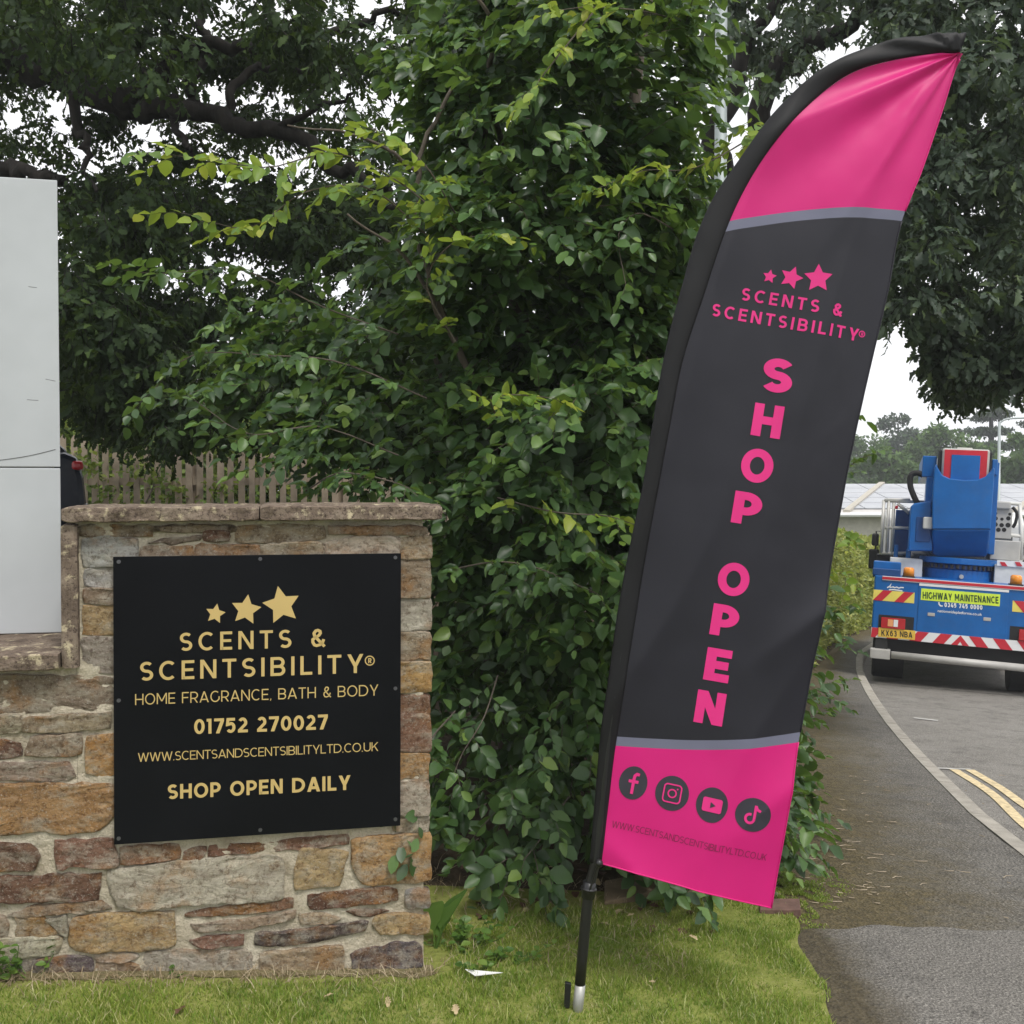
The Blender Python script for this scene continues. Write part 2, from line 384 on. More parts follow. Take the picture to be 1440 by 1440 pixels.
# soil under the hedge and behind the wall, raised car park
rows = [[(x, y) for x in np.linspace(-3.2, -0.2, 14)] for y in np.linspace(3.45, 14, 24)]
tag(sheet('bank', [[(a[0] + (b[0] - a[0]) * t, a[1] + (b[1] - a[1]) * t) for t in np.linspace(0, 1, 12)] for a, b in
    zip(HL[(HL[:, 1] > 3.25)], [np.array([-4.5, max(3.3, p[1])]) for p in HL[HL[:, 1] > 3.25]])], M['soil'], 0.006), kind='structure')
tag(sheet('car_park', [[(x, y) for x in np.linspace(-22, -4.0, 10)] for y in np.linspace(5.5, 18, 10)], M['carpark'], 0.02), kind='structure')
# lawn
lawn_px = [(1168, 1440), (1160, 1400), (1140, 1362), (1122, 1332), (1124, 1305), (1098, 1282), (1040, 1264), (960, 1262), (900, 1272), (850, 1288)]
edge = [ground_hit(*q)[:2] for q in lawn_px]
edge = catmull([np.array([0.98, 1.6]), np.array([0.95, 2.5])] + edge, 5)
lrows = []
for p in edge:
    lrows.append([np.array([-3.2, min(p[1], 3.4)]) * (1 - t) + p * t for t in np.linspace(0, 1, 26)])
lrows = [[np.array([-3.2 + (0.98 + 3.2) * t, 0.6]) for t in np.linspace(0, 1, 26)]] + lrows
lawn = tag(sheet('lawn', lrows, M['turf'], 0.014), kind='structure')
LPOLY = np.array([(-3.2, 0.6), (0.98, 0.6)] + [tuple(p) for p in edge] + [(0.18, 3.95), (-0.25, 3.75), (-0.25, 3.305), (-1.6, 3.0), (-3.2, 2.65)])
def inside(px, py, poly):
    c = np.zeros(len(px), bool); x, y = poly[:, 0], poly[:, 1]
    j = len(poly) - 1
    for i in range(len(poly)):
        with np.errstate(divide='ignore', invalid='ignore'):
            k = ((y[i] > py) != (y[j] > py)) & (px < (x[j] - x[i]) * (py - y[i]) / (y[j] - y[i] + 1e-12) + x[i])
        c ^= k; j = i
    return c
VZ = np.vectorize(zg)
def blades(name, X, Y, h, w, mat, lean=0.5, dz=0.01):
    n = len(X); Z = VZ(X, Y) + dz
    az = rng.uniform(0, 2 * np.pi, n); ln = rng.uniform(0.1, lean, n) * h; fa = rng.uniform(0, 2 * np.pi, n)
    sx, sy = np.cos(fa) * w / 2, np.sin(fa) * w / 2
    dx, dy = np.cos(az) * ln, np.sin(az) * ln
    V = np.zeros((n, 5, 3))
    V[:, 0] = np.stack([X - sx, Y - sy, Z], 1); V[:, 1] = np.stack([X + sx, Y + sy, Z], 1)
    V[:, 2] = np.stack([X - sx * .8 + dx * .35, Y - sy * .8 + dy * .35, Z + h * .55], 1)
    V[:, 3] = np.stack([X + sx * .8 + dx * .35, Y + sy * .8 + dy * .35, Z + h * .55], 1)
    V[:, 4] = np.stack([X + dx, Y + dy, Z + h], 1)
    T = np.array([[0, 1, 3], [0, 3, 2], [2, 3, 4]])
    T = (T[None] + (np.arange(n) * 5)[:, None, None]).reshape(-1, 3)
    return link(name, mesh_np(name, V.reshape(-1, 3), T), mat)
N = 210000
X = rng.uniform(-1.9, 1.25, N); Y = rng.uniform(2.3, 4.6, N)
tuft = np.array([mnoise.noise((x * 3.1, y * 3.1, 0)) + .6 * mnoise.noise((x * 11, y * 11, 4)) for x, y in zip(X, Y)])
ex = tuft * .10; k = inside(X + ex, Y + ex * .6, LPOLY) & (rng.random(N) < 0.78 + tuft * .6)
wear = np.clip(tuft, -1, 1)[k]
gr = blades('grass', X[k], Y[k], rng.uniform(.010, .028, k.sum()) * (1 + .9 * wear) * np.where(rng.random(k.sum()) < .06, 1.9, 1), rng.uniform(.0025, .0045, k.sum()), M['grass'], 0.9)
tag(gr, 'short green and straw flecked grass in front of the stone wall', 'grass', kind='stuff')

# ================================================================== STONE WALL
P1, P2 = np.array([-0.389 * 3.15, 3.15, 0]), np.array([-0.1075 * 3.34, 3.34, 0])
U = (P2 - P1) / np.linalg.norm(P2 - P1); NW = np.array([U[1], -U[0], 0.0])   # along the wall, and out of its face
W0 = P1 - NW * 0.03                                                           # mortar face
def on_wall(px, py, off=0.0): return hit_plane(px, py, W0 + NW * off, NW)
def uz(px, py, off=0.0):
    p = on_wall(px, py, off); return np.dot(p - W0, U), p[2]
def wp(u, z, o): return W0 + U * u + NW * o + np.array([0, 0, z])
uR = uz(600, 1000)[0]; uS0 = uz(89, 850)[0]; uS1 = uz(112, 850)[0]; uL = uz(0, 1000)[0] - 1.0
zC = uz(300, 737)[1]; zLow = uz(40, 945)[1]
wall_o = empty('stone_wall', tuple(wp((uL + uR) / 2, zg(-.7, 3.2), -.2)))
tag(wall_o, 'mortared stone wall of rust and grey rubble with a stepped left end', 'wall')
def wall_block(u0, u1, z0, z1, d, nu, nz, amp=.006):
    mb = MB(); vs = []; fs = []
    for j in range(nz + 1):
        for i in range(nu + 1):
            u = u0 + (u1 - u0) * i / nu; z = z0 + (z1 - z0) * j / nz
            vs.append(wp(u, z, amp * fbm((u, 0, z), 14)))
    fs = [(j * (nu + 1) + i, j * (nu + 1) + i + 1, (j + 1) * (nu + 1) + i + 1, (j + 1) * (nu + 1) + i) for j in range(nz) for i in range(nu)]
    mb.add(vs, fs)
    b = len(mb.v); n = nu + 1
    loop = list(range(n)) + [j * n + nu for j in range(1, nz + 1)] + [nz * n + i for i in range(nu - 1, -1, -1)] + [j * n for j in range(nz - 1, 0, -1)]
    back = [tuple(np.array(mb.v[q]) - NW * d) for q in loop]
    mb.add(back, [tuple(range(len(back)))[::-1]])
    L = len(loop)
    mb.f += [(loop[(i + 1) % L], loop[i], b + i, b + (i + 1) % L) for i in range(L)]
    return mb
wall_block(uS1 - .01, uR - .012, -.15, zC + .01, .34, 70, 80).build('mortar_core', M['mortar'], wall_o)
wall_block(uL, uS1 - .011, -.15, zLow + .012, .62, 60, 60).build('mortar_core', M['mortar'], wall_o)
PAL = {'o': (.55, .345, .16), 'y': (.57, .43, .23), 'r': (.30, .175, .12), 'd': (.22, .13, .095), 'p': (.165, .14, .145), 'b': (.45, .365, .265),
       'w': (.60, .55, .45), 'g': (.46, .43, .37), 'l': (.45, .45, .42), 'm': (.36, .285, .225)}
def stone(poly_px, col, proud=None, seed=0, name='stone'):
    pts = np.array([uz(x, y) for x, y in poly_px])
    rs = np.random.default_rng(seed)
    # round the corners: resample densely, smooth, jitter
    q = []; n = len(pts)
    for i in range(n):
        a, b = pts[i], pts[(i + 1) % n]; L = np.linalg.norm(b - a); k = max(2, int(L / .018))
        q += [a + (b - a) * t / k for t in range(k)]
    q = np.array(q)
    q = .7 * q + .15 * np.roll(q, 1, 0) + .15 * np.roll(q, -1, 0)
    c = q.mean(0); hh = np.ptp(q[:, 1]); ww = np.ptp(q[:, 0]); q = c + (q - c) * np.array([1 + .010 / ww, 1 + .010 / hh])
    q += np.array([[fbm((p[0], seed, p[1]), 26), fbm((p[0], seed + 9, p[1]), 26)] for p in q]) * .0065
    c = q.mean(0); w = np.ptp(q[:, 0]); h = np.ptp(q[:, 1])
    proud = rs.uniform(.003, .014) if proud is None else proud
    tilt = rs.uniform(-.012, .012, 2)
    rings = [(1.0, -.03, 0), (1.0, proud * .6, .25), (1 - .005 / max(h, .02), proud * .95, .6), (.86, proud, .7), (.70, proud * 1.02, .45), (.5, proud * 1.05, .4), (.25, proud * 1.05, .3)]
    V = []
    for s, o, a in rings:
        ss = max(s, .7) if s > .9 else s
        for p in q:
            r = c + (p - c) * ss
            oo = o + a * (.010 * fbm((r[0], seed, r[1] * 2.2), 21) + tilt[0] * (r[0] - c[0]) / w + tilt[1] * (r[1] - c[1]) / h)
            V.append(wp(r[0], r[1], oo))
    m = len(q); F = []
    for k in range(len(rings) - 1):
        F += [(k * m + i, k * m + (i + 1) % m, (k + 1) * m + (i + 1) % m, (k + 1) * m + i) for i in range(m)]
    V.append(wp(c[0], c[1], proud * 1.05))
    F += [((len(rings) - 1) * m + i, (len(rings) - 1) * m + (i + 1) % m, len(V) - 1) for i in range(m)]
    F = [f[::-1] for f in F]
    me = bpy.data.meshes.new(name); me.from_pydata([tuple(v) for v in V], [], F); me.update()
    # make sure the front looks out of the wall
    if sum(np.dot(np.array(p.normal), NW) for p in me.polygons) < 0: me.flip_normals()
    o = link(name, me, M['stone'], wall_o, smooth=True)
    k = PAL[col]; v = rs.uniform(.98, 1.25); o.color = (min(1, k[0] * v * rs.uniform(.95, 1.05)), min(1, k[1] * v), min(1, k[2] * v * rs.uniform(.92, 1.08)), 1)
    return o
def rc(x0, y0, x1, y1): return [(x0, y0), (x1, y0), (x1, y1), (x0, y1)]
STONES = [
 ([(-70, 950), (80, 951), (158, 954), (166, 997), (105, 997), (62, 1000), (-70, 1003)], 'm'), (rc(-70, 1006, 30, 1029), 'w'),
 ([(33, 1010), (90, 1006), (156, 1003), (154, 1022), (90, 1028), (33, 1029)], 'b'), ([(-50, 1044), (5, 1041), (28, 1046), (30, 1060), (5, 1066), (-50, 1066)], 'd'),
 ([(44, 1036), (113, 1032), (114, 1060), (60, 1063), (35, 1061), (40, 1048)], 'm'), ([(122, 1036), (165, 1032), (165, 1089), (121, 1088)], 'o'),
 ([(-70, 1076), (50, 1073), (98, 1072), (105, 1090), (95, 1096), (-70, 1097)], 'm'), ([(-70, 1110), (30, 1102), (165, 1102), (158, 1148), (140, 1165), (90, 1172), (55, 1167), (10, 1173), (-70, 1175)], 'o'),
 ([(-70, 1185), (42, 1187), (56, 1204), (48, 1222), (-70, 1226)], 'd'), ([(78, 1182), (158, 1179), (168, 1215), (150, 1220), (110, 1216), (80, 1222)], 'r'),
 ([(170, 1191), (250, 1187), (254, 1206), (200, 1213), (170, 1214)], 'r'), ([(-70, 1240), (30, 1232), (142, 1228), (139, 1264), (60, 1266), (-70, 1270)], 'd'),
 ([(10, 1286), (50, 1274), (140, 1267), (158, 1277), (90, 1283), (30, 1288)], 'm'), ([(20, 1288), (60, 1290), (86, 1310), (60, 1317), (22, 1318), (26, 1300)], 'o'),
 (rc(-60, 1290, 10, 1319), 'b'), ([(64, 1294), (95, 1286), (96, 1316), (88, 1310)], 'g'), ([(-70, 1321), (90, 1316), (82, 1338), (40, 1345), (-70, 1346)], 'w'),
 ([(104, 1290), (150, 1285), (200, 1282), (246, 1282), (245, 1330), (200, 1334), (120, 1338), (98, 1330)], 'y'), ([(48, 1350), (90, 1345), (128, 1346), (132, 1362), (128, 1376), (48, 1378)], 'p'),
 (rc(-60, 1352, 42, 1380), 'g'), ([(136, 1341), (194, 1340), (192, 1347), (170, 1352), (136, 1352)], 'w'), (rc(136, 1354, 195, 1378), 'b'),
 ([(204, 1340), (260, 1336), (352, 1337), (353, 1374), (203, 1378)], 'w'), ([(257, 1197), (290, 1191), (284, 1208), (258, 1211)], 'r'),
 ([(295, 1189), (360, 1186), (440, 1178), (490, 1174), (490, 1186), (420, 1193), (350, 1198), (293, 1203)], 'r'),
 ([(150, 1224), (200, 1217), (300, 1207), (380, 1203), (398, 1209), (397, 1262), (380, 1266), (260, 1270), (200, 1279), (166, 1273), (156, 1244)], 'w'),
 ([(262, 1284), (330, 1273), (412, 1264), (412, 1276), (340, 1284), (260, 1289)], 'r'), ([(270, 1299), (340, 1293), (417, 1281), (412, 1292), (350, 1304), (276, 1309)], 'b'),
 ([(268, 1322), (300, 1317), (343, 1314), (340, 1327), (290, 1331), (272, 1328)], 'r'), ([(360, 1312), (420, 1307), (480, 1299), (518, 1295), (512, 1308), (470, 1318), (400, 1328), (360, 1328)], 'p'),
 ([(420, 1198), (432, 1192), (488, 1197), (478, 1243), (440, 1246), (414, 1250), (416, 1220)], 'y'), ([(495, 1180), (520, 1177), (604, 1171), (605, 1237), (560, 1241), (508, 1243), (496, 1216)], 'o'),
 ([(432, 1259), (540, 1248), (557, 1250), (558, 1264), (520, 1270), (438, 1277)], 'd'), (rc(571, 1251, 603, 1275), 'l'), ([(487, 1282), (515, 1278), (546, 1280), (520, 1288), (500, 1287)], 'r'),
 ([(420, 1286), (450, 1284), (480, 1291), (470, 1297), (424, 1299)], 'b'), ([(528, 1288), (560, 1284), (603, 1287), (603, 1311), (535, 1312), (523, 1300)], 'y'),
 ([(366, 1341), (420, 1334), (481, 1330), (483, 1368), (430, 1372), (366, 1376)], 'b'), ([(493, 1342), (510, 1334), (535, 1331), (548, 1326), (590, 1325), (594, 1357), (560, 1364), (500, 1367)], 'p'),
 (rc(500, 1371, 603, 1386), 'g'), (rc(300, 1379, 480, 1394), 'g'), (rc(552, 1150, 603, 1169), 'w'),
 (rc(113, 740, 213, 752), 'm'), ([(117, 758), (150, 754), (193, 758), (193, 797), (117, 796)], 'l'), ([(207, 762), (240, 757), (283, 755), (281, 760), (240, 764)], 'm'),
 (rc(287, 748, 321, 760), 'd'), (rc(215, 740, 330, 747), 'm'), (rc(197, 769, 272, 790), 'm'), (rc(275, 767, 365, 790), 'm'), ([(333, 741), (400, 739), (456, 740), (456, 757), (400, 761), (333, 762)], 'b'),
 (rc(463, 741, 600, 751), 'm'), ([(368, 768), (400, 764), (453, 763), (456, 784), (368, 785)], 'b'), ([(456, 764), (500, 757), (560, 755), (561, 784), (458, 784)], 'w'),
 (rc(120, 800, 170, 824), 'l'), (rc(119, 828, 170, 848), 'm'), (rc(118, 852, 170, 891), 'y'), (rc(117, 896, 170, 945), 'g'),
 (rc(562, 754, 606, 784), 'b'), (rc(545, 788, 604, 840), 'm'), (rc(545, 843, 606, 886), 'w'), (rc(545, 890, 605, 927), 'b'), (rc(545, 932, 604, 972), 'o'),
 (rc(545, 977, 604, 1002), 'r'), (rc(545, 1005, 604, 1055), 'r'), (rc(545, 1059, 602, 1094), 'o'), (rc(545, 1099, 602, 1146), 'w')]
for i, (poly, c) in enumerate(STONES): stone(poly, c, seed=i * 7 + 3)
sw = [[wp(u, 0, o + .035 * o * 20 * fbm((u * 6, o, 1)))[:2] for o in (-.01, .02, .04, .05)] for u in np.linspace(uL, uR + .02, 40)]
tag(sheet('soil_strip', sw, M['soil_pale'], .017), kind='structure')
# coping slabs and the upright slab beside the step
def slab(name, u0, u1, z0, z1, o0, o1, seed, nu=40, rough=.006):
    """a weathered stone slab: a box with nibbled edges"""
    mb = MB(); vs = []; fs = []
    prof = []
    m = 7
    for j in range(m + 1): prof.append((o1, z0 + (z1 - z0) * j / m))
    for j in range(1, 9): prof.append((o1 + (o0 - o1) * j / 8, z1))
    for j in range(1, 3): prof.append((o0, z1 + (z0 - z1) * j / 2))
    for j in range(1, 4): prof.append((o0 + (o1 - o0) * j / 4, z0))
    k = len(prof)
    for i in range(nu + 1):
        u = u0 + (u1 - u0) * i / nu; e = 0.004 if i in (0, nu) else 0
        for o, z in prof:
            q = np.array(wp(u, z, o)); nn = fbm((u * 1.0, o + seed, z), 22) * rough
            corner = .004 if (abs(o - o1) < 1e-6 and (abs(z - z1) < 1e-6 or abs(z - z0) < 1e-6)) else 0
            vs.append(q + NW * (nn - corner - e) + np.array([0, 0, nn * .6 - (corner + e) * (1 if z > (z0 + z1) / 2 else -1)]))
    for i in range(nu):
        fs += [(i * k + j, i * k + (j + 1) % k, (i + 1) * k + (j + 1) % k, (i + 1) * k + j) for j in range(k)]
    fs += [tuple(range(k))[::-1], tuple(nu * k + j for j in range(k))]
    me = mb.add(vs, fs).mesh(name)
    import bmesh
    bm = bmesh.new(); bm.from_mesh(me); bmesh.ops.recalc_face_normals(bm, faces=bm.faces); bm.to_mesh(me); bm.free()
    return link(name, me, M['coping'], wall_o)
oc = .055
cz1 = uz(300, 711.5, oc)[1]; cz0 = uz(300, 735, oc)[1]
slab('coping_stone', uz(86, 720, oc)[0], uz(365, 720, oc)[0] - .002, cz0, cz1, -.40, oc, 1)
slab('coping_stone', uz(365, 720, oc)[0] + .002, uz(622, 720, oc)[0], cz0, cz1 + .003, -.40, oc, 5)
slab('upright_slab', uS0, uS1, uz(100, 942, oc - .02)[1], cz0 - .002, -.36, oc - .02, 9, 6)
lz1 = uz(40, 919, .06)[1]; lz0 = uz(40, 946, .06)[1]
slab('coping_stone', uL, uz(81, 930, .06)[0], lz0, lz1, -.64, .06, 13)
# ---------------------------------------------------------------- white lightbox on the wall step
d = ray(60, 891); t = (lz1 - EYE) / d[2]; pb = CAM + d * t                     # where its face meets the slab
ob = float(np.dot(pb - W0, NW)); ub = float(np.dot(pb - W0, U))
uBr = np.dot(hit_plane(87, 890, W0 + NW * ob, NW) - W0, U); zBt = hit_plane(76, 253, W0 + NW * ob, NW)[2]
uBl = uBr - 1.25
M['white_panel'] = plain('white_painted_metal', (.42, .44, .455), .38, 0, .5, .09, 3.0)
M['grime'] = plain('grey_seam', (.12, .12, .12), .7)
M['white_side'] = plain('grey_metal_trim', (.22, .22, .22), .5)
bx = empty('blank_sign_box', tuple(wp((uBl + uBr) / 2, lz1, ob - .1)))
tag(bx, 'tall blank white sign box standing on the step of the stone wall', 'sign box')
def wbox(name, u0, u1, z0, z1, o0, o1, mat, parent, bevel=.004):
    mb = MB(); c = [wp(u, z, o) for o in (o0, o1) for z in (z0, z1) for u in (u0, u1)]
    mb.add(c, [(0, 2, 3, 1), (4, 5, 7, 6), (0, 1, 5, 4), (2, 6, 7, 3), (0, 4, 6, 2), (1, 3, 7, 5)])
    return mb.build(name, mat, parent, bevel=bevel)
zs = hit_plane(40, 657.5, W0 + NW * ob, NW)[2]
wbox('front_panel', uBl, uBr, zs + .002, zBt, ob - .006, ob, M['white_panel'], bx)
wbox('front_panel', uBl, uBr, lz1 + .002, zs - .002, ob - .006, ob, M['white_panel'], bx)
wbox('casing', uBl + .03, uBr - .03, lz1 + .001, zBt - .03, ob - .06, ob - .0065, M['white_side'], bx)
sp = [hit_plane(x, y, W0 + NW * (ob + .001), NW) for x, y in ((-40, 652), (0, 647), (40, 641), (78, 632))]
MB().tube(catmull(sp, 5), .0010, 5).build('scratch', M['grime'], bx)
for a in (((40, 403), (52, 404.5)), ((38, 562), (54, 563)), ((64, 533), (78, 536))):
    MB().tube([hit_plane(*q, W0 + NW * (ob + .0001), NW) for q in a], .0008, 4).build('scratch', M['grime'], bx)

# ================================================================== LETTERING (a stroke alphabet)
def arc(cx, cy, rx, ry, a0, a1, n=14):
    return [(cx + rx * math.cos(R(a0 + (a1 - a0) * i / n)), cy + ry * math.sin(R(a0 + (a1 - a0) * i / n))) for i in range(n + 1)]
def glyph(c, w):
    """-> strokes (('s', polyline, closed) or ('p', polygon)), advance"""
    h = w / 2; b, t, l = h, 1 - h, h; S = lambda *p: ('s', list(p), False)
    def diag(x0, y0, x1, y1, k=1.12): return ('p', [(x0 - w * k / 2, y0), (x0 + w * k / 2, y0), (x1 + w * k / 2, y1), (x1 - w * k / 2, y1)])
    if c == ' ': return [], .32
    if c in 'EF':
        W = .60; o = [S((l, 0), (l, 1)), S((l, t), (W, t)), S((l, .5), (W * .92, .5))]
        return o + ([S((l, b), (W, b))] if c == 'E' else []), W
    if c == 'H': return [S((l, 0), (l, 1)), S((.74 - l, 0), (.74 - l, 1)), S((l, .5), (.74 - l, .5))], .74
    if c == 'I': return [S((l, 0), (l, 1))], w
    if c == 'L': return [S((l, 0), (l, 1)), S((l, b), (.56, b))], .56
    if c == 'T': return [S((0, t), (.66, t)), S((.33, 0), (.33, t))], .66
    if c == 'N':
        W = .76; return [S((l, 0), (l, 1)), S((W - l, 0), (W - l, 1)), diag(w * .56, 1, W - w * .56, 0)], W
    if c == 'M':
        W = .9; return [S((l, 0), (l, 1)), S((W - l, 0), (W - l, 1)), diag(w * .56, 1, W / 2, .25), diag(W - w * .56, 1, W / 2, .25)], W
    if c == 'W':
        W = 1.16; return [diag(w * .56, 1, W * .27, 0), diag(W * .5, 1, W * .27, 0), diag(W * .5, 1, W * .73, 0), diag(W - w * .56, 1, W * .73, 0)], W
    if c == 'A':
        W = .82; return [diag(w * .55, 0, W / 2, 1), diag(W - w * .55, 0, W / 2, 1), S((W * .2, .27), (W * .8, .27))], W
    if c == 'Y':
        W = .76; return [diag(w * .56, 1, W / 2, .36), diag(W - w * .56, 1, W / 2, .36), S((W / 2, 0), (W / 2, .42))], W
    if c == 'X':
        W = .74; return [diag(w * .6, 1, W - w * .6, 0), diag(W - w * .6, 1, w * .6, 0)], W
    if c == 'K':
        W = .72; return [S((l, 0), (l, 1)), diag(W - w * .7, 1, w * .9, .38, 1.3), diag(W - w * .6, 0, W * .42, .58, 1.25)], W
    if c == 'O': return [('s', arc(.45, .5, .45 - h, .5 - h + .01, 0, 360, 36)[:-1], True)], .90
    if c == '0': return [('s', arc(.33, .5, .33 - h, .5 - h, 0, 360, 36)[:-1], True)], .66
    if c == 'C': return [('s', arc(.43, .5, .43 - h, .5 - h + .01, 48, 312, 30), False)], .78
    if c == 'G': return [('s', arc(.43, .5, .43 - h, .5 - h + .01, 48, 325, 30) + [(.82 - h, .26), (.82 - h, .5)], False)], .82
    if c == 'S':
        W = .62 + max(0, w - .17) * .9; ry = (1 - w) / 4; rx = W / 2 - h; cx = W / 2; a0 = 38 - max(0, w - .17) * 130
        return [('s', arc(cx, t - ry, rx, ry, a0, 270, 18) + arc(cx, b + ry, rx, ry, 90, a0 - 180, 18)[1:], False)], W
    if c in 'DPRB':
        W = {'D': .82, 'P': .66, 'R': .68, 'B': .70}[c]; m = 0.5 if c == 'B' else .40
        if c == 'D': return [S((l, 0), (l, 1)), ('s', [(l, t)] + arc(W - h - .42, .5, .42, .5 - h, 90, -90, 18) + [(l, b)], False)], W
        ry = (t - m) / 2; o = [S((l, 0), (l, 1)), ('s', [(l, t)] + arc(W - h - ry * 1.05 - (.03 if c == 'B' else 0), (t + m) / 2, ry * 1.05, ry, 90, -90, 14) + [(l, m)], False)]
        if c == 'R': o.append(diag(W - w * .6, 0, W * .52, m, 1.2))
        if c == 'B':
            r2 = (m - b) / 2; o.append(('s', [(l, m)] + arc(W - h - r2, (m + b) / 2, r2, r2, 90, -90, 14) + [(l, b)], False))
        return o, W
    if c == 'U': return [('s', [(l, 1)] + arc(.37, b + .30, .37 - h, .30, 180, 360, 16) + [(.74 - h, 1)], False)], .74
    if c == '1': return [S((.30 - h, 0), (.30 - h, 1)), S((0, t), (.30 - h, t))], .34
    if c == '2': return [('s', arc(.29, t - .25, .29 - h, .25, 150, -25, 14) + [(.06, b + .01)], False), S((.0, b), (.62, b))], .62
    if c == '3': return [('s', arc(.30, t - .225, .27 - h, .225, 150, -90, 16), False), ('s', arc(.30, b + .25, .30 - h, .25, 90, -150, 16), False)], .62
    if c == '4': return [S((0.02, .27), (.68, .27)), S((.48, 0), (.48, .55)), diag(w * .6, .27, .40, 1)], .7
    if c == '5': return [('s', [(.56, t), (.12, t), (.09, .56), (.25, .60)] + arc(.29, b + .27, .30 - h, .27, 85, -145, 16), False)], .62
    if c == '6': return [('s', arc(.33, b + .27, .32 - h, .27, 0, 360, 26)[:-1], True), ('s', [(.02 + h, .34), (.04 + h, .62), (.16 + h, .86), (.36, t), (.54, t - .03)], False)], .66
    if c == '7': return [S((0, t), (.62, t)), diag(.62 - w * .6, 1 - w, .22, 0, 1.2)], .62
    if c == '.': return [S((l, 0), (l, w * 1.05))], w * 1.1
    if c == ',': return [('p', [(w * .3, w), (w * 1.1, w), (w * .6, -w * .9), (0, -w * .9)])], w * 1.2
    if c == '&':
        return [('s', [(.72, .02), (.36, .44), (.22, .62), (.19, .76), (.28, t - .03), (.38, t), (.49, t - .06), (.51, .76), (.44, .64), (.28, .53), (.13, .42), (.06 + h, .26), (.14 + h, b + .04), (.32, b), (.5, b + .05), (.62, .25), (.68, .42)], False)], .74
    return [], .4
def stroke_polys(pl, w, closed):
    P = np.array(pl, float); n = len(P)
    if closed: T = np.roll(P, -1, 0) - np.roll(P, 1, 0)
    else: T = np.gradient(P, axis=0) if n > 2 else np.repeat((P[1] - P[0])[None], 2, 0)
    if not closed and n > 2:
        D = np.diff(P, axis=0); D = D / (np.linalg.norm(D, axis=1)[:, None] + 1e-9)
        T = np.vstack([D[:1], D[:-1] + D[1:], D[-1:]])
    T = T / (np.linalg.norm(T, axis=1)[:, None] + 1e-9); Nn = np.stack([-T[:, 1], T[:, 0]], 1)
    k = np.full(n, w / 2)
    if not closed and n > 2:
        cosv = np.clip((D[:-1] * T[1:-1]).sum(1), .45, 1); k[1:-1] = w / 2 / cosv
    A, B = P + Nn * k[:, None], P - Nn * k[:, None]
    idx = [(i, (i + 1) % n) for i in range(n if closed else n - 1)]
    return [[A[i], A[j], B[j], B[i]] for i, j in idx]
def text_polys(s, w, track):
    res, x = [], 0
    z = 0
    for c in s:
        st, adv = glyph(c, w)
        for q in st:
            z += 1
            if q[0] == 'p': res.append((q[1], z, x))
            else:
                for pg in stroke_polys(q[1], w, q[2]): res.append((pg, z, x))
        x += adv + track
    total = x - track
    return [([(p[0] + xo, p[1]) for p in pg], z) for pg, z, xo in res], total
def add_poly(mb, pts, fn, z, step):
    """a flat polygon laid on a curved surface, cut fine enough to follow it"""
    P = np.array(pts, float)
    if not step: mb.add([fn(*p, z) for p in P], [tuple(range(len(P)))]); return
    if len(P) == 4:
        n = max(1, int(math.ceil(max(np.linalg.norm(P[1] - P[0]), np.linalg.norm(P[2] - P[3])) / step))); m = max(1, int(math.ceil(max(np.linalg.norm(P[3] - P[0]), np.linalg.norm(P[2] - P[1])) / step)))
        g = [[(P[0] * (1 - a) + P[1] * a) * (1 - b) + (P[3] * (1 - a) + P[2] * a) * b for a in np.linspace(0, 1, n + 1)] for b in np.linspace(0, 1, m + 1)]
        mb.add([fn(*q, z) for r in g for q in r], [(j * (n + 1) + i, j * (n + 1) + i + 1, (j + 1) * (n + 1) + i + 1, (j + 1) * (n + 1) + i) for j in range(m) for i in range(n)]); return
    c = P.mean(0); k = max(1, int(math.ceil(np.linalg.norm(P - c, axis=1).max() / step))); n = len(P)
    V = [c + (p - c) * (r / k) for r in range(1, k + 1) for p in P] + [c]
    F = [((r - 1) * n + i, (r - 1) * n + (i + 1) % n, r * n + (i + 1) % n, r * n + i) for r in range(1, k) for i in range(n)] + [(i, (i + 1) % n, n * k) for i in range(n)]
    mb.add([fn(*q, z) for q in V], F)
def letters(name, s, p0, p1, cap, w, track, place, mat, parent, perp=False, local=False, up=None, step=0):
    """fits the string between p0 and p1 (end points of its baseline); place(px,py,level) -> 3-D"""
    polys, tot = text_polys(s, w, track)
    p0, p1 = np.array(p0, float), np.array(p1, float); e = (p1 - p0) / tot
    un = e / np.linalg.norm(e); u = np.array([un[1], -un[0]]) if perp else np.array([0, -1.0])
    if up is not None: u = np.array(up)
    starts, x = [], 0.0                                   # one object for each word
    for n_, ch in enumerate(s):
        if ch == ' ': starts.append(x)
        x += glyph(ch, w)[1] + track
    words = {}
    for pg, z in polys:
        k = sum(1 for a in starts if np.mean([p[0] for p in pg]) > a)
        add_poly(words.setdefault(k, MB()), [p0 + e * a + u * cap * b for a, b in pg], place, z % 3, step)
    for k in words: o = words[k].build(name, mat, parent, local)
    return o
def star(c, Rr, rot, k=.5):
    return [(c[0] + (Rr if i % 2 == 0 else Rr * k) * math.sin(R(rot + i * 36)), c[1] - (Rr if i % 2 == 0 else Rr * k) * math.cos(R(rot + i * 36))) for i in range(10)]
def fan(name, poly, place, mat, parent, local=False, lvl=0):
    mb = MB(); add_poly(mb, poly, place, lvl, 5)
    return mb.build(name, mat, parent, local)

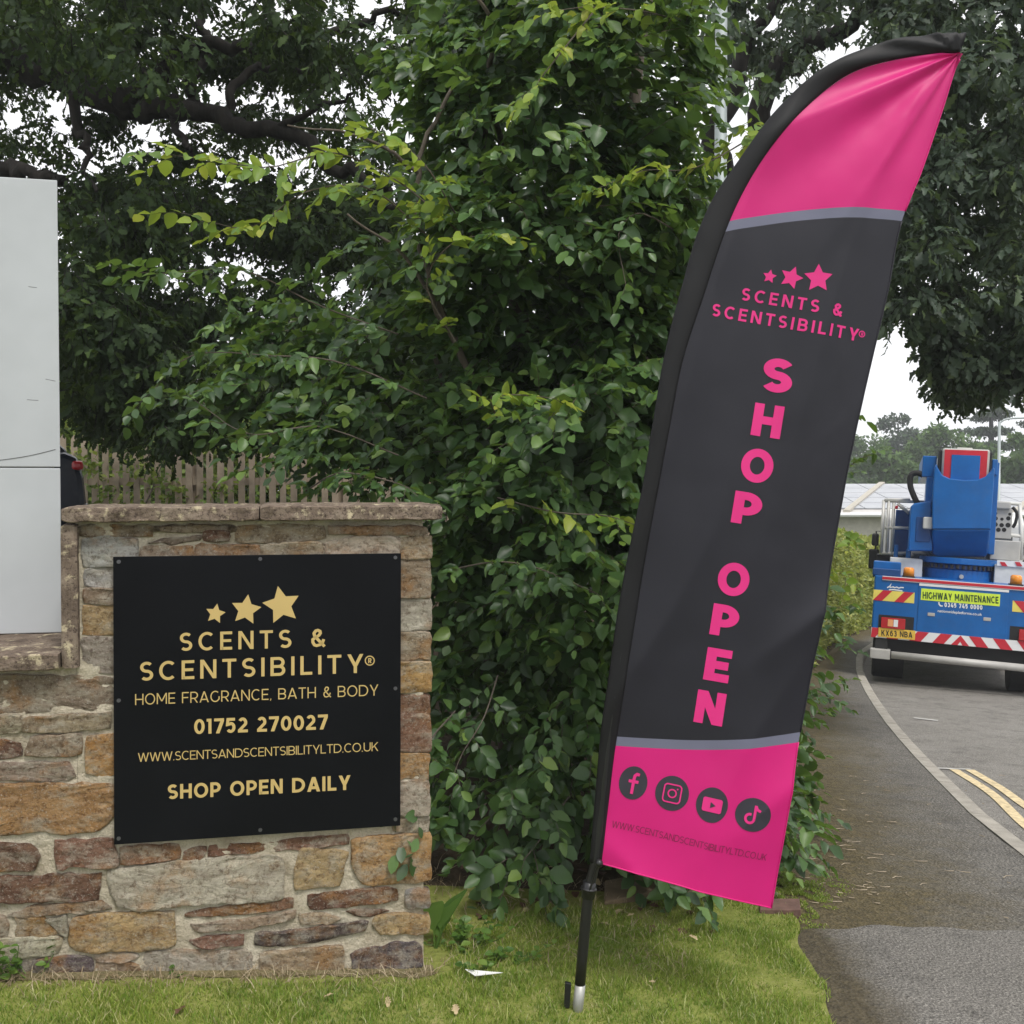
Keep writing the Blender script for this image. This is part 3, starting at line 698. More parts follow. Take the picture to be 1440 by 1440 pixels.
# ================================================================== BLACK SIGN
M['sign_black'] = plain('black_sign_face', (.0045, .005, .0065), .42, 0, .10, .3, 3)
M['gold'] = plain('gold_vinyl', (.50, .365, .14), .45, 0, .4, .05, 4)
M['screw'] = plain('screw_head', (.12, .12, .13), .4, .6)
so = .03
cs = [hit_plane(*q, P1, NW) for q in ((159, 783), (564, 778), (563, 1161), (160.5, 1188))]
sg = empty('shop_sign', tuple((cs[2] + cs[3]) / 2)); tag(sg, 'square black sign with gold lettering screwed to the stone wall', 'sign')
mb = MB(); mb.add([c for c in cs] + [c - NW * .005 for c in cs], [(3, 2, 1, 0), (4, 5, 6, 7), (0, 1, 5, 4), (1, 2, 6, 5), (2, 3, 7, 6), (3, 0, 4, 7)])
mb.build('panel', M['sign_black'], sg, bevel=.001)
def on_sign(px, py, lvl=0): return hit_plane(px, py, P1 + NW * (.0006 + .0002 * lvl), NW)
G = M['gold']
letters('lettering', 'SCENTS &', (253, 915.5), (457, 909.5), 25.5, .152, .31, on_sign, G, sg)
letters('lettering', 'SCENTSIBILITY', (197, 957.5), (511, 946), 26.5, .152, .28, on_sign, G, sg)
letters('lettering', 'HOME FRAGRANCE, BATH & BODY', (190, 991.5), (532, 978), 15.5, .10, .14, on_sign, G, sg)
letters('lettering', '01752 270027', (273, 1032.5), (461, 1025.5), 21, .19, .13, on_sign, G, sg)
letters('lettering', 'WWW.SCENTSANDSCENTSIBILITYLTD.CO.UK', (194, 1071.5), (532, 1056), 12.5, .10, .09, on_sign, G, sg)
letters('lettering', 'SHOP OPEN DAILY', (236, 1124), (493, 1110.5), 20.5, .195, .14, on_sign, G, sg)
def ring_mark(name, c, r, w, place, mat, parent, e=(1, 0)):
    polys = stroke_polys(arc(c[0], c[1], r, r, 0, 360, 28)[:-1], w, True); mb = MB()
    for pg in polys: mb.add([place(*q, 0) for q in pg], [(0, 1, 2, 3)])
    mb.build(name, mat, parent)
ring_mark('registered_mark', (520, 929), 6.3, 1.5, on_sign, G, sg); letters('registered_mark', 'R', (517.8, 932.6), (522.4, 932.4), 7, .2, .1, on_sign, G, sg)
for c, r_, ro in (((303, 863), 14.5, 10), ((346, 857.5), 22, 8), ((396, 851), 27.5, -11)): fan('star', star(c, r_, ro), on_sign, G, sg)
for q in ((167, 790), (366, 786), (556, 784), (167, 985), (556, 968), (167, 1179), (366, 1167), (556, 1152)):
    c = hit_plane(*q, P1, NW); MB().tube([c - NW * .001, c + NW * .003], .006, 12).build('screw', M['screw'], sg)

# ================================================================== FEATHER FLAG
FY = 3.15
def ridge(x): return (1 - abs(math.sin(x))) ** 1.6
def wrinkle(px, py):
    """tension folds fanning from the tip, long soft pleats, sharp creases by the free edge and the foot"""
    t = math.hypot(px - 1348, py - 76); a = math.atan2(py - 76, 1348 - px + 1e-6)
    w = (.016 * ridge(a * 5.6 + .9) + .006 * math.sin(a * 17)) * math.exp(-((t - 150) / 180) ** 2)
    up = 1 / (1 + math.exp((py - 600) / 70)); dn = 1 / (1 + math.exp((620 - py) / 60))
    w += .013 * ridge((px * .92 + py * .39) / 50 + .5 * math.sin(py / 170)) * up + .011 * ridge((px * .9 + py * .25) / 66 + .8 * math.sin(py / 150)) * dn
    xe = 1352 - py * .205                                    # runs along the free edge
    w += .026 * ridge((px * .62 + py * .80) / 74 + .7 * math.sin(py / 130 + px / 200)) * math.exp(-(((px - xe) / 70) ** 2)) * dn
    w += .012 * ridge((px * .50 - py * .86) / 48 + .6 * math.sin(px / 70)) / (1 + math.exp((1185 - py) / 14))
    w += .007 * math.sin(px / 46 + py / 260) + .003 * fbm((px / 70, py / 110, 8.1))
    return w
def on_flag(px, py, lvl=0, off=.0014):
    p = at(px, py, FY); return p + np.array([0, -(wrinkle(px, py) + off + .0003 * lvl), 0])
def cloth_mat(name, c, rough=.46, sheen=.05):
    m = Mat(name, rough, 0, .42); n = m.noise(3.5, 4); m.color(m.ramp(n, [(.3, [k * .94 for k in c]), (.7, [min(1, k * 1.05) for k in c])]))
    m.b.inputs['Sheen Weight'].default_value = sheen; m.b.inputs['Sheen Roughness'].default_value = .5
    f = m.noise(900, 1, .5); m.bump(f, .12, .001)
    t = m.n.new('ShaderNodeBsdfTranslucent'); t.inputs['Color'].default_value = (*c, 1)
    x = m.n.new('ShaderNodeMixShader'); x.inputs[0].default_value = .18
    m.l.new(m.b.outputs[0], x.inputs[1]); m.l.new(t.outputs[0], x.inputs[2]); m.l.new(x.outputs[0], m.out.inputs[0]); return m.m
M['pink'] = cloth_mat('pink_polyester', (.66, .011, .20))
M['charcoal'] = cloth_mat('charcoal_polyester', (.016, .0155, .024))
M['sleeve'] = cloth_mat('black_sleeve', (.004, .004, .0055), .6, .0)
M['greyband'] = cloth_mat('grey_band_polyester', (.17, .175, .25))
M['pinkprint'] = plain('pink_print', (.66, .022, .20), .6, var=.04)
M['darkprint'] = plain('dark_print', (.03, .028, .04), .6, var=.05)
M['urlprint'] = plain('url_print', (.19, .012, .055), .6, var=.05)
M['pole'] = plain('black_pole', (.010, .010, .011), .38, 0, .5)
M['alu'] = plain('aluminium', (.36, .36, .34), .5, .6)
ROWS = [  # outer edge of sleeve, inner edge of sleeve, free edge, sag of the middle, panel name above this row
 ((829, 1212), (846, 1215), (1085, 1277), 0), ((836, 1128), (856, 1132), (1104, 1160), 3), ((843, 1044), (866, 1049), (1122, 1043), 8), ((844, 1033), (868, 1036), (1125, 1029), 8),
 ((857, 940), (882, 943), (1142, 935), 3), ((870, 850), (897, 852), (1158, 850), 0), ((886, 766), (911, 768), (1174, 760), 0), ((904, 680), (927, 682), (1190, 670), 0), ((918, 592), (943, 595), (1206, 590), 0),
 ((934, 500), (960, 508), (1226, 505), 0), ((957, 408), (990, 415), (1249, 408), -5), ((986, 314), (1020, 326), (1268, 311), -9), ((992, 300), (1026, 311), (1273, 297), -9),
 ((1038, 226), (1078, 216), (1296, 240), -6), ((1092, 154), (1127, 158), (1312, 195), -3), ((1165, 92), (1193, 106), (1328, 148), 0), ((1245, 60), (1262, 85), (1339, 112), 0), ((1308, 49), (1312, 77), (1346, 91), 0), ((1357, 47), (1349, 75), (1351, 77.5), 0)]
PANEL = [(0, 2, 'pink_panel', 'pink'), (2, 3, 'grey_band', 'greyband'), (3, 11, 'dark_panel', 'charcoal'), (11, 12, 'grey_band', 'greyband'), (12, 18, 'pink_panel', 'pink')]
RT = np.array([[*o, *i, *r, s] for o, i, r, s in ROWS], float)
SUB = 10
def hermite(P, n):
    """smooth curve through unevenly spaced rows"""
    t = np.concatenate([[0], np.cumsum(np.linalg.norm(np.diff(P[:, 2:4], axis=0), axis=1))]); dP = np.diff(P, axis=0) / np.diff(t)[:, None]
    h = np.diff(t)[:, None]; m = np.vstack([dP[:1], (dP[:-1] * h[1:] + dP[1:] * h[:-1]) / (h[1:] + h[:-1]), dP[-1:]]); out_ = []
    for i in range(len(P) - 1):
        for k in range(n):
            u = k / n; hh = t[i + 1] - t[i]
            out_.append((2 * u ** 3 - 3 * u * u + 1) * P[i] + (u ** 3 - 2 * u * u + u) * hh * m[i] + (3 * u * u - 2 * u ** 3) * P[i + 1] + (u ** 3 - u * u) * hh * m[i + 1])
    out_.append(P[-1]); return np.array(out_)
RS = hermite(RT, SUB)
fl = empty('feather_flag', tuple(at(813, 1415, FY))); tag(fl, 'tall pink and charcoal feather flag on a leaning black pole', 'flag')
NT = 44
def cloth_pt(row, t):
    i, r = row[2:4], row[4:6]; p = i + (r - i) * t
    return p[0], p[1] + row[6] * 4 * t * (1 - t)
for a, b, nm, mt in PANEL:
    rows = RS[a * SUB:b * SUB + 1]; V = []
    for row in rows:
        for k in range(NT + 1): V.append(on_flag(*cloth_pt(row, k / NT), 0, 0))
    F = [(j * (NT + 1) + k, j * (NT + 1) + k + 1, (j + 1) * (NT + 1) + k + 1, (j + 1) * (NT + 1) + k) for j in range(len(rows) - 1) for k in range(NT)]
    me = bpy.data.meshes.new(nm); me.from_pydata([tuple(v) for v in V], [], F); me.update()
    o = link(nm, me, M[mt], fl, smooth=True)
    sm = o.modifiers.new('thickness', 'SOLIDIFY'); sm.thickness = .0012; sm.use_rim = False; sm.offset = -1 if me.polygons[0].normal.y < 0 else 1
# hems
def hem(pts, name='hem', mat='pink', r=.0022): MB().tube([on_flag(*p, 0, .001) for p in pts], r, 6).build(name, M[mat], fl, smooth=True)
hem([cloth_pt(RS[0], k / NT) for k in range(NT + 1)])
hem([tuple(r[4:6]) for r in RS[0:2 * SUB + 1]]); hem([tuple(r[4:6]) for r in RS[12 * SUB:]]); hem([tuple(r[4:6]) for r in RS[3 * SUB:11 * SUB + 1]], mat='charcoal')
# sleeve: a flattened tube round the pole
V = []; NS = 14
for row in RS:
    o, i = row[0:2], row[2:4]; hw = np.linalg.norm(i - o) / 2 * FY / FPX
    for k in range(NS):
        a = 2 * math.pi * k / NS; t = .5 - .5 * math.cos(a); p = o + (i - o) * t
        q = on_flag(p[0], p[1], 0, 0); V.append(q + np.array([0, -math.sin(a) * min(hw, .012) - .0005, 0]))
F = [(j * NS + k, j * NS + (k + 1) % NS, (j + 1) * NS + (k + 1) % NS, (j + 1) * NS + k) for j in range(len(RS) - 1) for k in range(NS)] + [tuple(range(NS)), tuple((len(RS) - 1) * NS + k for k in range(NS))]
me = bpy.data.meshes.new('pole_sleeve'); me.from_pydata([tuple(v) for v in V], [], F); me.update()
import bmesh
bm = bmesh.new(); bm.from_mesh(me); bmesh.ops.recalc_face_normals(bm, faces=bm.faces); bm.to_mesh(me); bm.free()
link('pole_sleeve', me, M['sleeve'], fl, smooth=True)
# pole (below the sleeve it shows), collar, toggle, spike
cen = [(815.5, 1384), (819, 1345), (823, 1300), (828, 1250)] + [tuple((r[0:2] + r[2:4]) / 2) for r in RS[::4]]
rad = [.0165] * 4 + [max(.003, .0145 * (1 - .8 * k / (len(cen) - 4))) for k in range(len(cen) - 4)]
pp = [at(x, y, FY) for x, y in cen]
for k in range(4, len(pp)): pp[k] = pp[k] + np.array([0, -wrinkle(*cen[k]), 0])
MB().tube(pp, rad, 14).build('pole', M['pole'], fl, smooth=True)
MB().tube([at(826.6, 1262, FY), at(829, 1240, FY)], .0205, 16).build('collar', M['pole'], fl, smooth=True)
MB().tube([at(827.8, 1251, FY), at(828.2, 1248, FY)], .025, 16).build('collar_ring', M['pole'], fl, smooth=True)
def ball(c, r, n=12):
    mb = MB(); vs = []; fs = []
    for i in range(1, n):
        th = math.pi * i / n
        for k in range(n): vs.append((c[0] + r * math.sin(th) * math.cos(2 * math.pi * k / n), c[1] + r * math.sin(th) * math.sin(2 * math.pi * k / n), c[2] + r * math.cos(th)))
    fs = [(i * n + k, i * n + (k + 1) % n, (i + 1) * n + (k + 1) % n, (i + 1) * n + k) for i in range(n - 2) for k in range(n)] + [tuple(range(n))[::-1], tuple((n - 2) * n + k for k in range(n))]
    return mb.add(vs, fs)
tb = at(841, 1208, FY) + np.array([0, -.035, 0]); ball(tb, .0125).build('toggle_ball', M['pole'], fl, smooth=True)
MB().tube(catmull([tb, at(836, 1222, FY) + (0, -.03, 0), at(829, 1246, FY) + (0, -.026, 0)], 5), .003, 6).build('bungee_loop', M['pole'], fl, smooth=True)
MB().tube([at(811.2, 1440, FY), at(813, 1414, FY), at(816, 1384, FY)], [.013, .0165, .0165], 14).build('ground_socket', M['alu'], fl, smooth=True)
mb = MB(); q = [at(x, y, FY + .004) for x, y in ((793, 1418), (801, 1418), (803.5, 1384), (795, 1382))]
mb.add([tuple(v) for v in q] + [tuple(v + (0, .014, 0)) for v in q], [(0, 1, 2, 3), (7, 6, 5, 4), (0, 4, 5, 1), (1, 5, 6, 2), (2, 6, 7, 3), (3, 7, 4, 0)]).build('spike_tab', M['pole'], fl, bevel=.002)
# print on the flag
PK, DK = M['pinkprint'], M['darkprint']
letters('lettering', 'SCENTS &', (1042, 421.5), (1181, 446.5), 17.5, .18, .32, on_flag, PK, fl, True, step=5)
letters('lettering', 'SCENTSIBILITY', (1000, 444), (1205, 480.5), 17.5, .18, .30, on_flag, PK, fl, True, step=5)
ring_mark('registered_mark', (1211.5, 470), 4, 1.3, on_flag, PK, fl); letters('registered_mark', 'R', (1210, 472), (1213, 472.6), 4.4, .24, .1, on_flag, PK, fl, True, step=5)
for c, r_, ro in (((1082, 389), 10, 12), ((1112, 391), 16.5, 22), ((1149, 392.5), 20.5, 2)): fan('star', star(c, r_, ro), on_flag, PK, fl)
SHOP = [('S', 1093, 528.5, 42, 48), ('H', 1078.5, 592, 41, 46), ('O', 1064, 655, 45, 47), ('P', 1050, 715, 40, 45), ('O', 1031, 814.5, 44, 46), ('P', 1019, 872.5, 38, 44), ('E', 1009, 935, 35, 46), ('N', 998, 995, 40, 46)]
for ch, x, y, w_, h_ in SHOP:
    a = R(9.0); ex = np.array([math.cos(a), math.sin(a)]); ey = np.array([math.sin(a), -math.cos(a)])
    b0 = np.array([x, y]) - ex * w_ / 2 - ey * h_ / 2
    letters('lettering', ch, b0, b0 + ex * w_, h_, .245, 0, on_flag, PK, fl, True, step=5)
letters('lettering', 'WWW.SCENTSANDSCENTSIBILITYLTD.CO.UK', (860, 1164), (1076, 1209), 9.5, .095, .10, on_flag, M['urlprint'], fl, True, step=5)
def ell(cx, cy, rx, ry, n=40, rot=10):
    c, s = math.cos(R(rot)), math.sin(R(rot))
    return [(cx + rx * math.cos(2 * math.pi * i / n) * c - ry * math.sin(2 * math.pi * i / n) * s, cy + rx * math.cos(2 * math.pi * i / n) * s + ry * math.sin(2 * math.pi * i / n) * c) for i in range(n)]
def mark(name, parent_c, strokes, w, polys=(), sc=1.0, mat='pinkprint', off=.0030):
    cx, cy = parent_c; a = R(11); ex = np.array([math.cos(a), math.sin(a)]); ey = np.array([-math.sin(a), math.cos(a)])
    mb = MB(); z = 1
    P = lambda q, z: on_flag(*(np.array([cx, cy]) + ex * q[0] * sc + ey * q[1] * sc), z, off)
    for st, cl in strokes:
        z += 1
        for pg in stroke_polys(st, w, cl): add_poly(mb, pg, lambda a, b, q: P((a, b), q), z % 3, 4)
    for pg in polys:
        z += 1; add_poly(mb, pg, lambda a, b, q: P((a, b), q), z % 3, 4)
    mb.build(name, M[mat], fl)
def rrect(hw, hh, r):
    return arc(hw - r, hh - r, r, r, 0, 90, 5) + arc(-hw + r, hh - r, r, r, 90, 180, 5) + arc(-hw + r, -hh + r, r, r, 180, 270, 5) + arc(hw - r, -hh + r, r, r, 270, 360, 5)
for c in ((890.7, 1101.6, 20, 23.5), (945, 1115.5, 23.5, 24.5), (1000, 1130, 22, 24.5), (1057, 1143.3, 25, 23.5)): fan('icon_disc', ell(*c), on_flag, DK, fl)
mark('icon_mark', (890.7, 1102), [([(7, -13), (3, -13.5), (0.5, -11), (0, -7), (0, 15)], False), ([(-7, -2.5), (7, -2.5)], False)], 4.2)
mark('icon_mark', (945, 1115.5), [(rrect(12, 12.5, 4.5), True), (arc(0, 0, 5.5, 5.5, 0, 360, 22)[:-1], True)], 2.0, [[(6.5 + 1.2 * math.cos(i), -7 + 1.2 * math.sin(i)) for i in np.linspace(0, 5.6, 8)]])
mark('icon_mark', (1000, 1130), [], 1, [rrect(13.5, 9.8, 3)]); mark('play_triangle', (1000, 1130), [], 1, [[(-2.6, -4.2), (4.6, 0), (-2.6, 4.2)]], mat='darkprint', off=.0044)
mark('icon_mark', (1056, 1143), [(arc(-3, 5.5, 6, 6, -75, -360, 18), False), ([(3, 5.5), (3, -13.5)], False), ([(3.4, -12.5), (5.5, -8.2), (10.5, -6.4)], False)], 3.6)

# ================================================================== FOLIAGE TOOLS
def leaf_template(kind):
    if kind == 'beech':
        mid = [(0, 0), (.33, 0), (.66, 0), (1.0, 0)]; side = [(.2, .22), (.5, .33), (.8, .21)]
        z = lambda x, y: .35 * abs(y) - .22 * x * x + .03 * math.sin(x * 14 + y * 5)
        tri = lambda L: [(0, 1, L), (1, L + 1, L), (1, 2, L + 1), (2, L + 2, L + 1), (2, 3, L + 2)]
    elif kind == 'oak':
        mid = [(0, 0), (.33, 0), (.66, 0), (1.0, 0)]; side = [(.16, .07), (.27, .19), (.36, .10), (.50, .28), (.59, .15), (.75, .27), (.84, .14), (.95, .11)]
        z = lambda x, y: .25 * abs(y) - .25 * x * x + .03 * math.sin(x * 11)
        tri = lambda L: [(0, 1, L), (1, L + 1, L), (1, L + 2, L + 1), (1, L + 3, L + 2), (1, 2, L + 3), (2, L + 4, L + 3), (2, L + 5, L + 4), (2, L + 6, L + 5), (2, 3, L + 6), (3, L + 7, L + 6)]
    else:   # small pointed leaf for far or tiny foliage
        V = np.array([(0, 0, 0), (.45, .30, .05), (1, 0, -.1), (.45, -.30, .05)]); return V, np.array([(0, 2, 1), (0, 3, 2)])
    V = [(x, y, z(x, y)) for x, y in mid] + [(x, y, z(x, y)) for x, y in side] + [(x, -y, z(x, -y)) for x, y in side]
    t1 = tri(4); t2 = [(a, c, b) for a, b, c in tri(4 + len(side))]
    return np.array(V), np.array(t1 + t2)
TPL = {k: leaf_template(k) for k in ('beech', 'oak', 'small')}
def unit(v): return v / (np.linalg.norm(v, axis=-1, keepdims=True) + 1e-9)
def frames(d, n):
    """columns: leaf direction, side, normal"""
    d = unit(d); s = unit(np.cross(n, d)); nn = np.cross(d, s); return np.stack([d, s, nn], -1)
def leaf_mesh(name, kind, pos, Fm, size):
    V, T = TPL[kind]
    W = np.einsum('nij,vj->nvi', Fm * size[:, None, None], V) + pos[:, None, :]
    n = len(pos); TT = (T[None] + (np.arange(n) * len(V))[:, None, None]).reshape(-1, 3)
    return mesh_np(name, W.reshape(-1, 3), TT)
def sprays(pos, out, K, twig, leaf, up=0.75, droop=.25, spread=.6):
    """flat two-ranked leafy twigs; returns leaf pos, frames, sizes, and the twig segments"""
    S = len(pos)
    e1 = unit(out + rng.normal(0, spread, (S, 3)) * (1, 1, .6) - (0, 0, droop))
    n0 = unit(np.array([0, 0, up]) + .45 * unit(out) + rng.normal(0, .38, (S, 3)))
    n0 = unit(n0 - e1 * (n0 * e1).sum(1, keepdims=True)); s0 = np.cross(n0, e1)
    L = twig * rng.uniform(.65, 1.25, S)
    k = np.arange(K); f = (k + .5) / K
    lp = pos[:, None] + e1[:, None] * (L[:, None] * f)[..., None] - np.array([0, 0, 1]) * (.22 * L[:, None] * f ** 2)[..., None]
    side = np.where(k % 2 == 0, 1, -1)
    ang = np.where(k == K - 1, .1, .85) * side + rng.normal(0, .28, (S, K))
    d = e1[:, None] * np.cos(ang)[..., None] + s0[:, None] * np.sin(ang)[..., None] + rng.normal(0, .12, (S, K, 3))
    d[..., 2] -= .18
    nn = n0[:, None] + rng.normal(0, .30, (S, K, 3))
    sz = leaf * rng.uniform(.55, 1.2, (S, K)) * (1 - .25 * f)[None]
    Fm = frames(d.reshape(-1, 3), nn.reshape(-1, 3)) * np.stack([np.ones(S * K), rng.uniform(.78, 1.15, S * K), rng.uniform(.2, 2.2, S * K)], 1)[:, None, :]
    tw = (pos, pos + e1 * L[:, None] * .5 - np.array([0, 0, .055]) * L[:, None], pos + e1 * L[:, None] * .95 - np.array([0, 0, .2]) * L[:, None])
    return lp.reshape(-1, 3), Fm, sz.reshape(-1), tw
def twig_mesh(name, tw, r, mat, parent):
    """three-sided twigs as one piece of growth"""
    a, b, c = tw; n = len(a); V = np.zeros((n, 7, 3)); of = np.array([(1, 0, 0), (-.5, .4, .75), (-.5, -.4, -.75)])
    for k in range(3): V[:, k] = a + of[k] * r; V[:, 3 + k] = b + of[k] * r * .7
    V[:, 6] = c
    T = [(0, 1, 4), (0, 4, 3), (1, 2, 5), (1, 5, 4), (2, 0, 3), (2, 3, 5), (3, 4, 6), (4, 5, 6), (5, 3, 6)]
    T = (np.array(T)[None] + (np.arange(n) * 7)[:, None, None]).reshape(-1, 3)
    o = link(name, mesh_np(name, V.reshape(-1, 3), T), mat, parent); o['kind'] = 'stuff'; return o
def project(p):
    q = p - CAM; dep = q @ FWD; return 720 + FPX * (q @ RGT) / dep, 720 - FPX * (q @ UPV) / dep, dep
FLAGPOLY = np.array([tuple(r[0:2]) for r in RT] + [tuple(r[4:6]) for r in RT[::-1]])
def pick_leaves(pos, Fm, size, n, cell=13):
    """the leaves that show largest: frontmost in its cell of the view, big and facing us, not behind the flag, wall or sign box"""
    x, y, dep = project(pos + Fm[:, :, 0] * size[:, None] * .5)
    ok = (x > 5) & (x < 1435) & (y > 5) & (y < 1435) & (dep > 1)
    ok &= ~inside(x, y, FLAGPOLY) & ~((x < 610) & (y > 712)) & ~((x < 92) & (y > 250))
    face = np.abs(((CAM - pos) * Fm[:, :, 2]).sum(1)) / np.linalg.norm(CAM - pos, axis=1)
    idx = np.where(ok)[0]; idx = idx[np.argsort(dep[idx])]
    key = (x[idx] // cell).astype(int) * 1000 + (y[idx] // cell).astype(int)
    _, first = np.unique(key, return_index=True); idx = idx[first]
    sc = size[idx] / dep[idx] * (.25 + face[idx]); return idx[np.argsort(-sc)[:n]]
def single_leaves(kind, pos, Fm, size, idx, mat, parent):
    V, T = TPL[kind]; me = mesh_np('leaf', V, T); me.materials.append(mat)
    inv = world_m(parent).inverted()
    for i in idx:
        o = bpy.data.objects.new('leaf', me); COL.objects.link(o); o.parent = parent; o.matrix_parent_inverse = inv
        m = np.eye(4); m[:3, :3] = Fm[i] * size[i]; m[:3, 3] = pos[i]; o.matrix_basis = Matrix(m.tolist())
def foliage(kind, pos, Fm, size, mat, parent, n_single, name='foliage'):
    idx = pick_leaves(pos, Fm, size, n_single) if n_single else np.array([], int)
    keep = np.ones(len(pos), bool); keep[idx] = False
    o = link(name, leaf_mesh(name, kind, pos[keep], Fm[keep], size[keep]), mat, parent); o['kind'] = 'stuff'
    if n_single: single_leaves(kind, pos, Fm, size, idx, mat, parent)
    return o
def snoise(P, s, off=0): return np.array([mnoise.noise((p[0] * s + off, p[1] * s, p[2] * s)) for p in P])

# ================================================================== BEECH beside the wall
bt = empty('beech_tree', (.35, 5.0, zg(.35, 5.0))); tag(bt, 'dense leafy beech growing behind the stone wall and the feather flag', 'tree')
PL = np.array([(-1.35, 5.4), (-.85, 5.0), (-.25, 4.55), (.35, 4.3), (.80, 4.45), (1.08, 5.35), (1.42, 6.7), (1.75, 8.0)])
ZLO = np.array([2.05, 1.62, .28, .18, .2, .2, .15, .15]); ZHI = np.array([2.5, 2.9, 4.3, 5.2, 4.1, 3.1, 2.7, 2.1])
SL = np.concatenate([[0], np.cumsum(np.linalg.norm(np.diff(PL, axis=0), axis=1))])
def bush_points(n, s0, s1, depth):
    s = rng.uniform(s0, s1, n); x = np.interp(s, SL, PL[:, 0]); y = np.interp(s, SL, PL[:, 1])
    tx = np.interp(s + .05, SL, PL[:, 0]) - x; ty = np.interp(s + .05, SL, PL[:, 1]) - y
    nrm = unit(np.stack([ty, -tx, 0 * tx], 1))            # out of the hedge, towards the lawn or path
    lo, hi = np.interp(s, SL, ZLO), np.interp(s, SL, ZHI); z = lo + (hi - lo) * rng.random(n)
    dd = rng.exponential(depth, n)
    P = np.stack([x, y, z], 1)
    lump = snoise(P, 1.7) * .5 + snoise(P, 4.0, 7) * .22
    round_ = .5 * np.clip((z - 3.2) / 2, 0, 1) ** 2 - .25 * np.clip(1 - (z - lo) / .6, 0, 1)
    P = P - nrm * (dd + round_)[:, None] + nrm * lump[:, None]; P[:, 2] += np.vectorize(zg)(P[:, 0], P[:, 1]) * np.clip(1 - (z - .5), 0, 1)
    keep = snoise(P, 2.6, 31) > -.30
    return P[keep], nrm[keep]
parts = [bush_points(3100, SL[2] - .25, SL[5], .30), bush_points(1050, SL[5] - .2, SL[7], .25), bush_points(380, SL[0], SL[2] + .1, .3)]
BP = np.vstack([p for p, _ in parts]); BN = np.vstack([n for _, n in parts])
bx_, by_, _ = project(BP); kb = ~((bx_ > 965) & (bx_ < 1085) & (by_ < 215)) & ~((bx_ > 1100) & (by_ > 1040)); BP, BN = BP[kb], BN[kb]
lp, Fm, sz, tw = sprays(BP, BN, 11, .31, .094)
foliage('beech', lp, Fm, sz, M['beech'], bt, 300)
twig_mesh('twigs', tw, .0028, M['twig'], bt)
# deep inner leaves that keep the heart dark
IP = np.stack([rng.uniform(-.55, 1.6, 9000), rng.uniform(5.3, 6.6, 9000), rng.uniform(.2, 4.6, 9000)], 1)
ix_, iy_, _ = project(IP); IP = IP[~((ix_ > 930) & (iy_ < 330))]
IP = IP[(IP[:, 0] < .3 + (IP[:, 1] - 4.3) * .8) & (IP[:, 0] > -.35 - (IP[:, 2] > 1.8) * .6)]
o = link('inner_foliage', leaf_mesh('inner_foliage', 'small', IP, frames(rng.normal(0, 1, IP.shape), rng.normal(0, 1, IP.shape)), rng.uniform(.09, .15, len(IP))), M['beech'], bt); o['kind'] = 'stuff'
# bright young shoots reaching out
SHOOTS = [[(650, 330, 4.35), (560, 255, 4.15), (470, 215, 4.0), (380, 235, 3.9), (300, 225, 3.85), (215, 215, 3.8)], [(600, 330, 4.3), (520, 265, 4.1), (430, 270, 4.0), (350, 320, 3.95), (260, 300, 3.9)],
 [(640, 300, 4.2), (600, 235, 4.05), (560, 200, 4.0), (520, 180, 4.0)], [(560, 470, 4.3), (450, 430, 4.1), (340, 380, 4.0), (230, 385, 3.95), (175, 380, 3.9)], [(600, 560, 4.3), (480, 510, 4.1), (380, 500, 4.0), (270, 500, 3.95), (205, 560, 3.9)],
 [(560, 640, 4.3), (450, 600, 4.1), (350, 610, 4.0), (270, 560, 3.95)], [(700, 700, 4.2), (780, 720, 4.0), (850, 725, 3.9), (885, 735, 3.85)], [(640, 800, 4.2), (700, 790, 4.0), (760, 800, 3.92), (840, 835, 3.9)],
 [(840, 10, 4.2), (800, 60, 4.1), (760, 110, 4.05), (725, 150, 4.0)], [(960, 30, 4.4), (900, 15, 4.2), (830, 10, 4.1), (780, 15, 4.0)], [(1080, 180, 4.5), (980, 235, 4.3), (905, 240, 4.2), (840, 265, 4.15)], [(1095, 190, 4.6), (1060, 170, 4.45), (1030, 200, 4.4)],
 [(960, 330, 4.4), (900, 300, 4.2), (870, 330, 4.1), (880, 400, 4.05)], [(640, 480, 4.2), (600, 400, 4.1), (640, 340, 4.0), (720, 330, 4.0)], [(700, 590, 4.3), (690, 560, 4.05), (720, 555, 3.95), (780, 560, 3.95)],
 [(640, 1000, 4.2), (600, 1050, 3.6), (590, 1120, 3.45), (600, 1170, 3.42)], [(700, 950, 4.2), (680, 1010, 4.0), (650, 1060, 3.9), (630, 1110, 3.85)], [(780, 1000, 4.2), (760, 1060, 4.0), (720, 1110, 3.9)], [(800, 1120, 4.1), (760, 1180, 3.9), (720, 1230, 3.85), (700, 1270, 3.85)],
 [(1150, 700, 5.5), (1180, 668, 5.4), (1203, 650, 5.35), (1226, 638, 5.3)], [(1130, 760, 5.6), (1170, 745, 5.5), (1195, 760, 5.4)], [(1120, 880, 5.7), (1160, 860, 5.6), (1195, 850, 5.5)], [(1110, 930, 5.8), (1155, 915, 5.7), (1185, 905, 5.6)],
 [(1100, 990, 5.9), (1140, 970, 5.8), (1182, 955, 5.7)], [(1100, 1040, 5.9), (1130, 1010, 5.8), (1160, 1000, 5.7)], [(1130, 820, 5.6), (1170, 800, 5.5), (1190, 815, 5.4)], [(520, 660, 4.4), (480, 640, 4.2), (430, 640, 4.1)], [(430, 690, 4.3), (480, 665, 4.1), (560, 680, 4.0), (590, 700, 3.95)]]
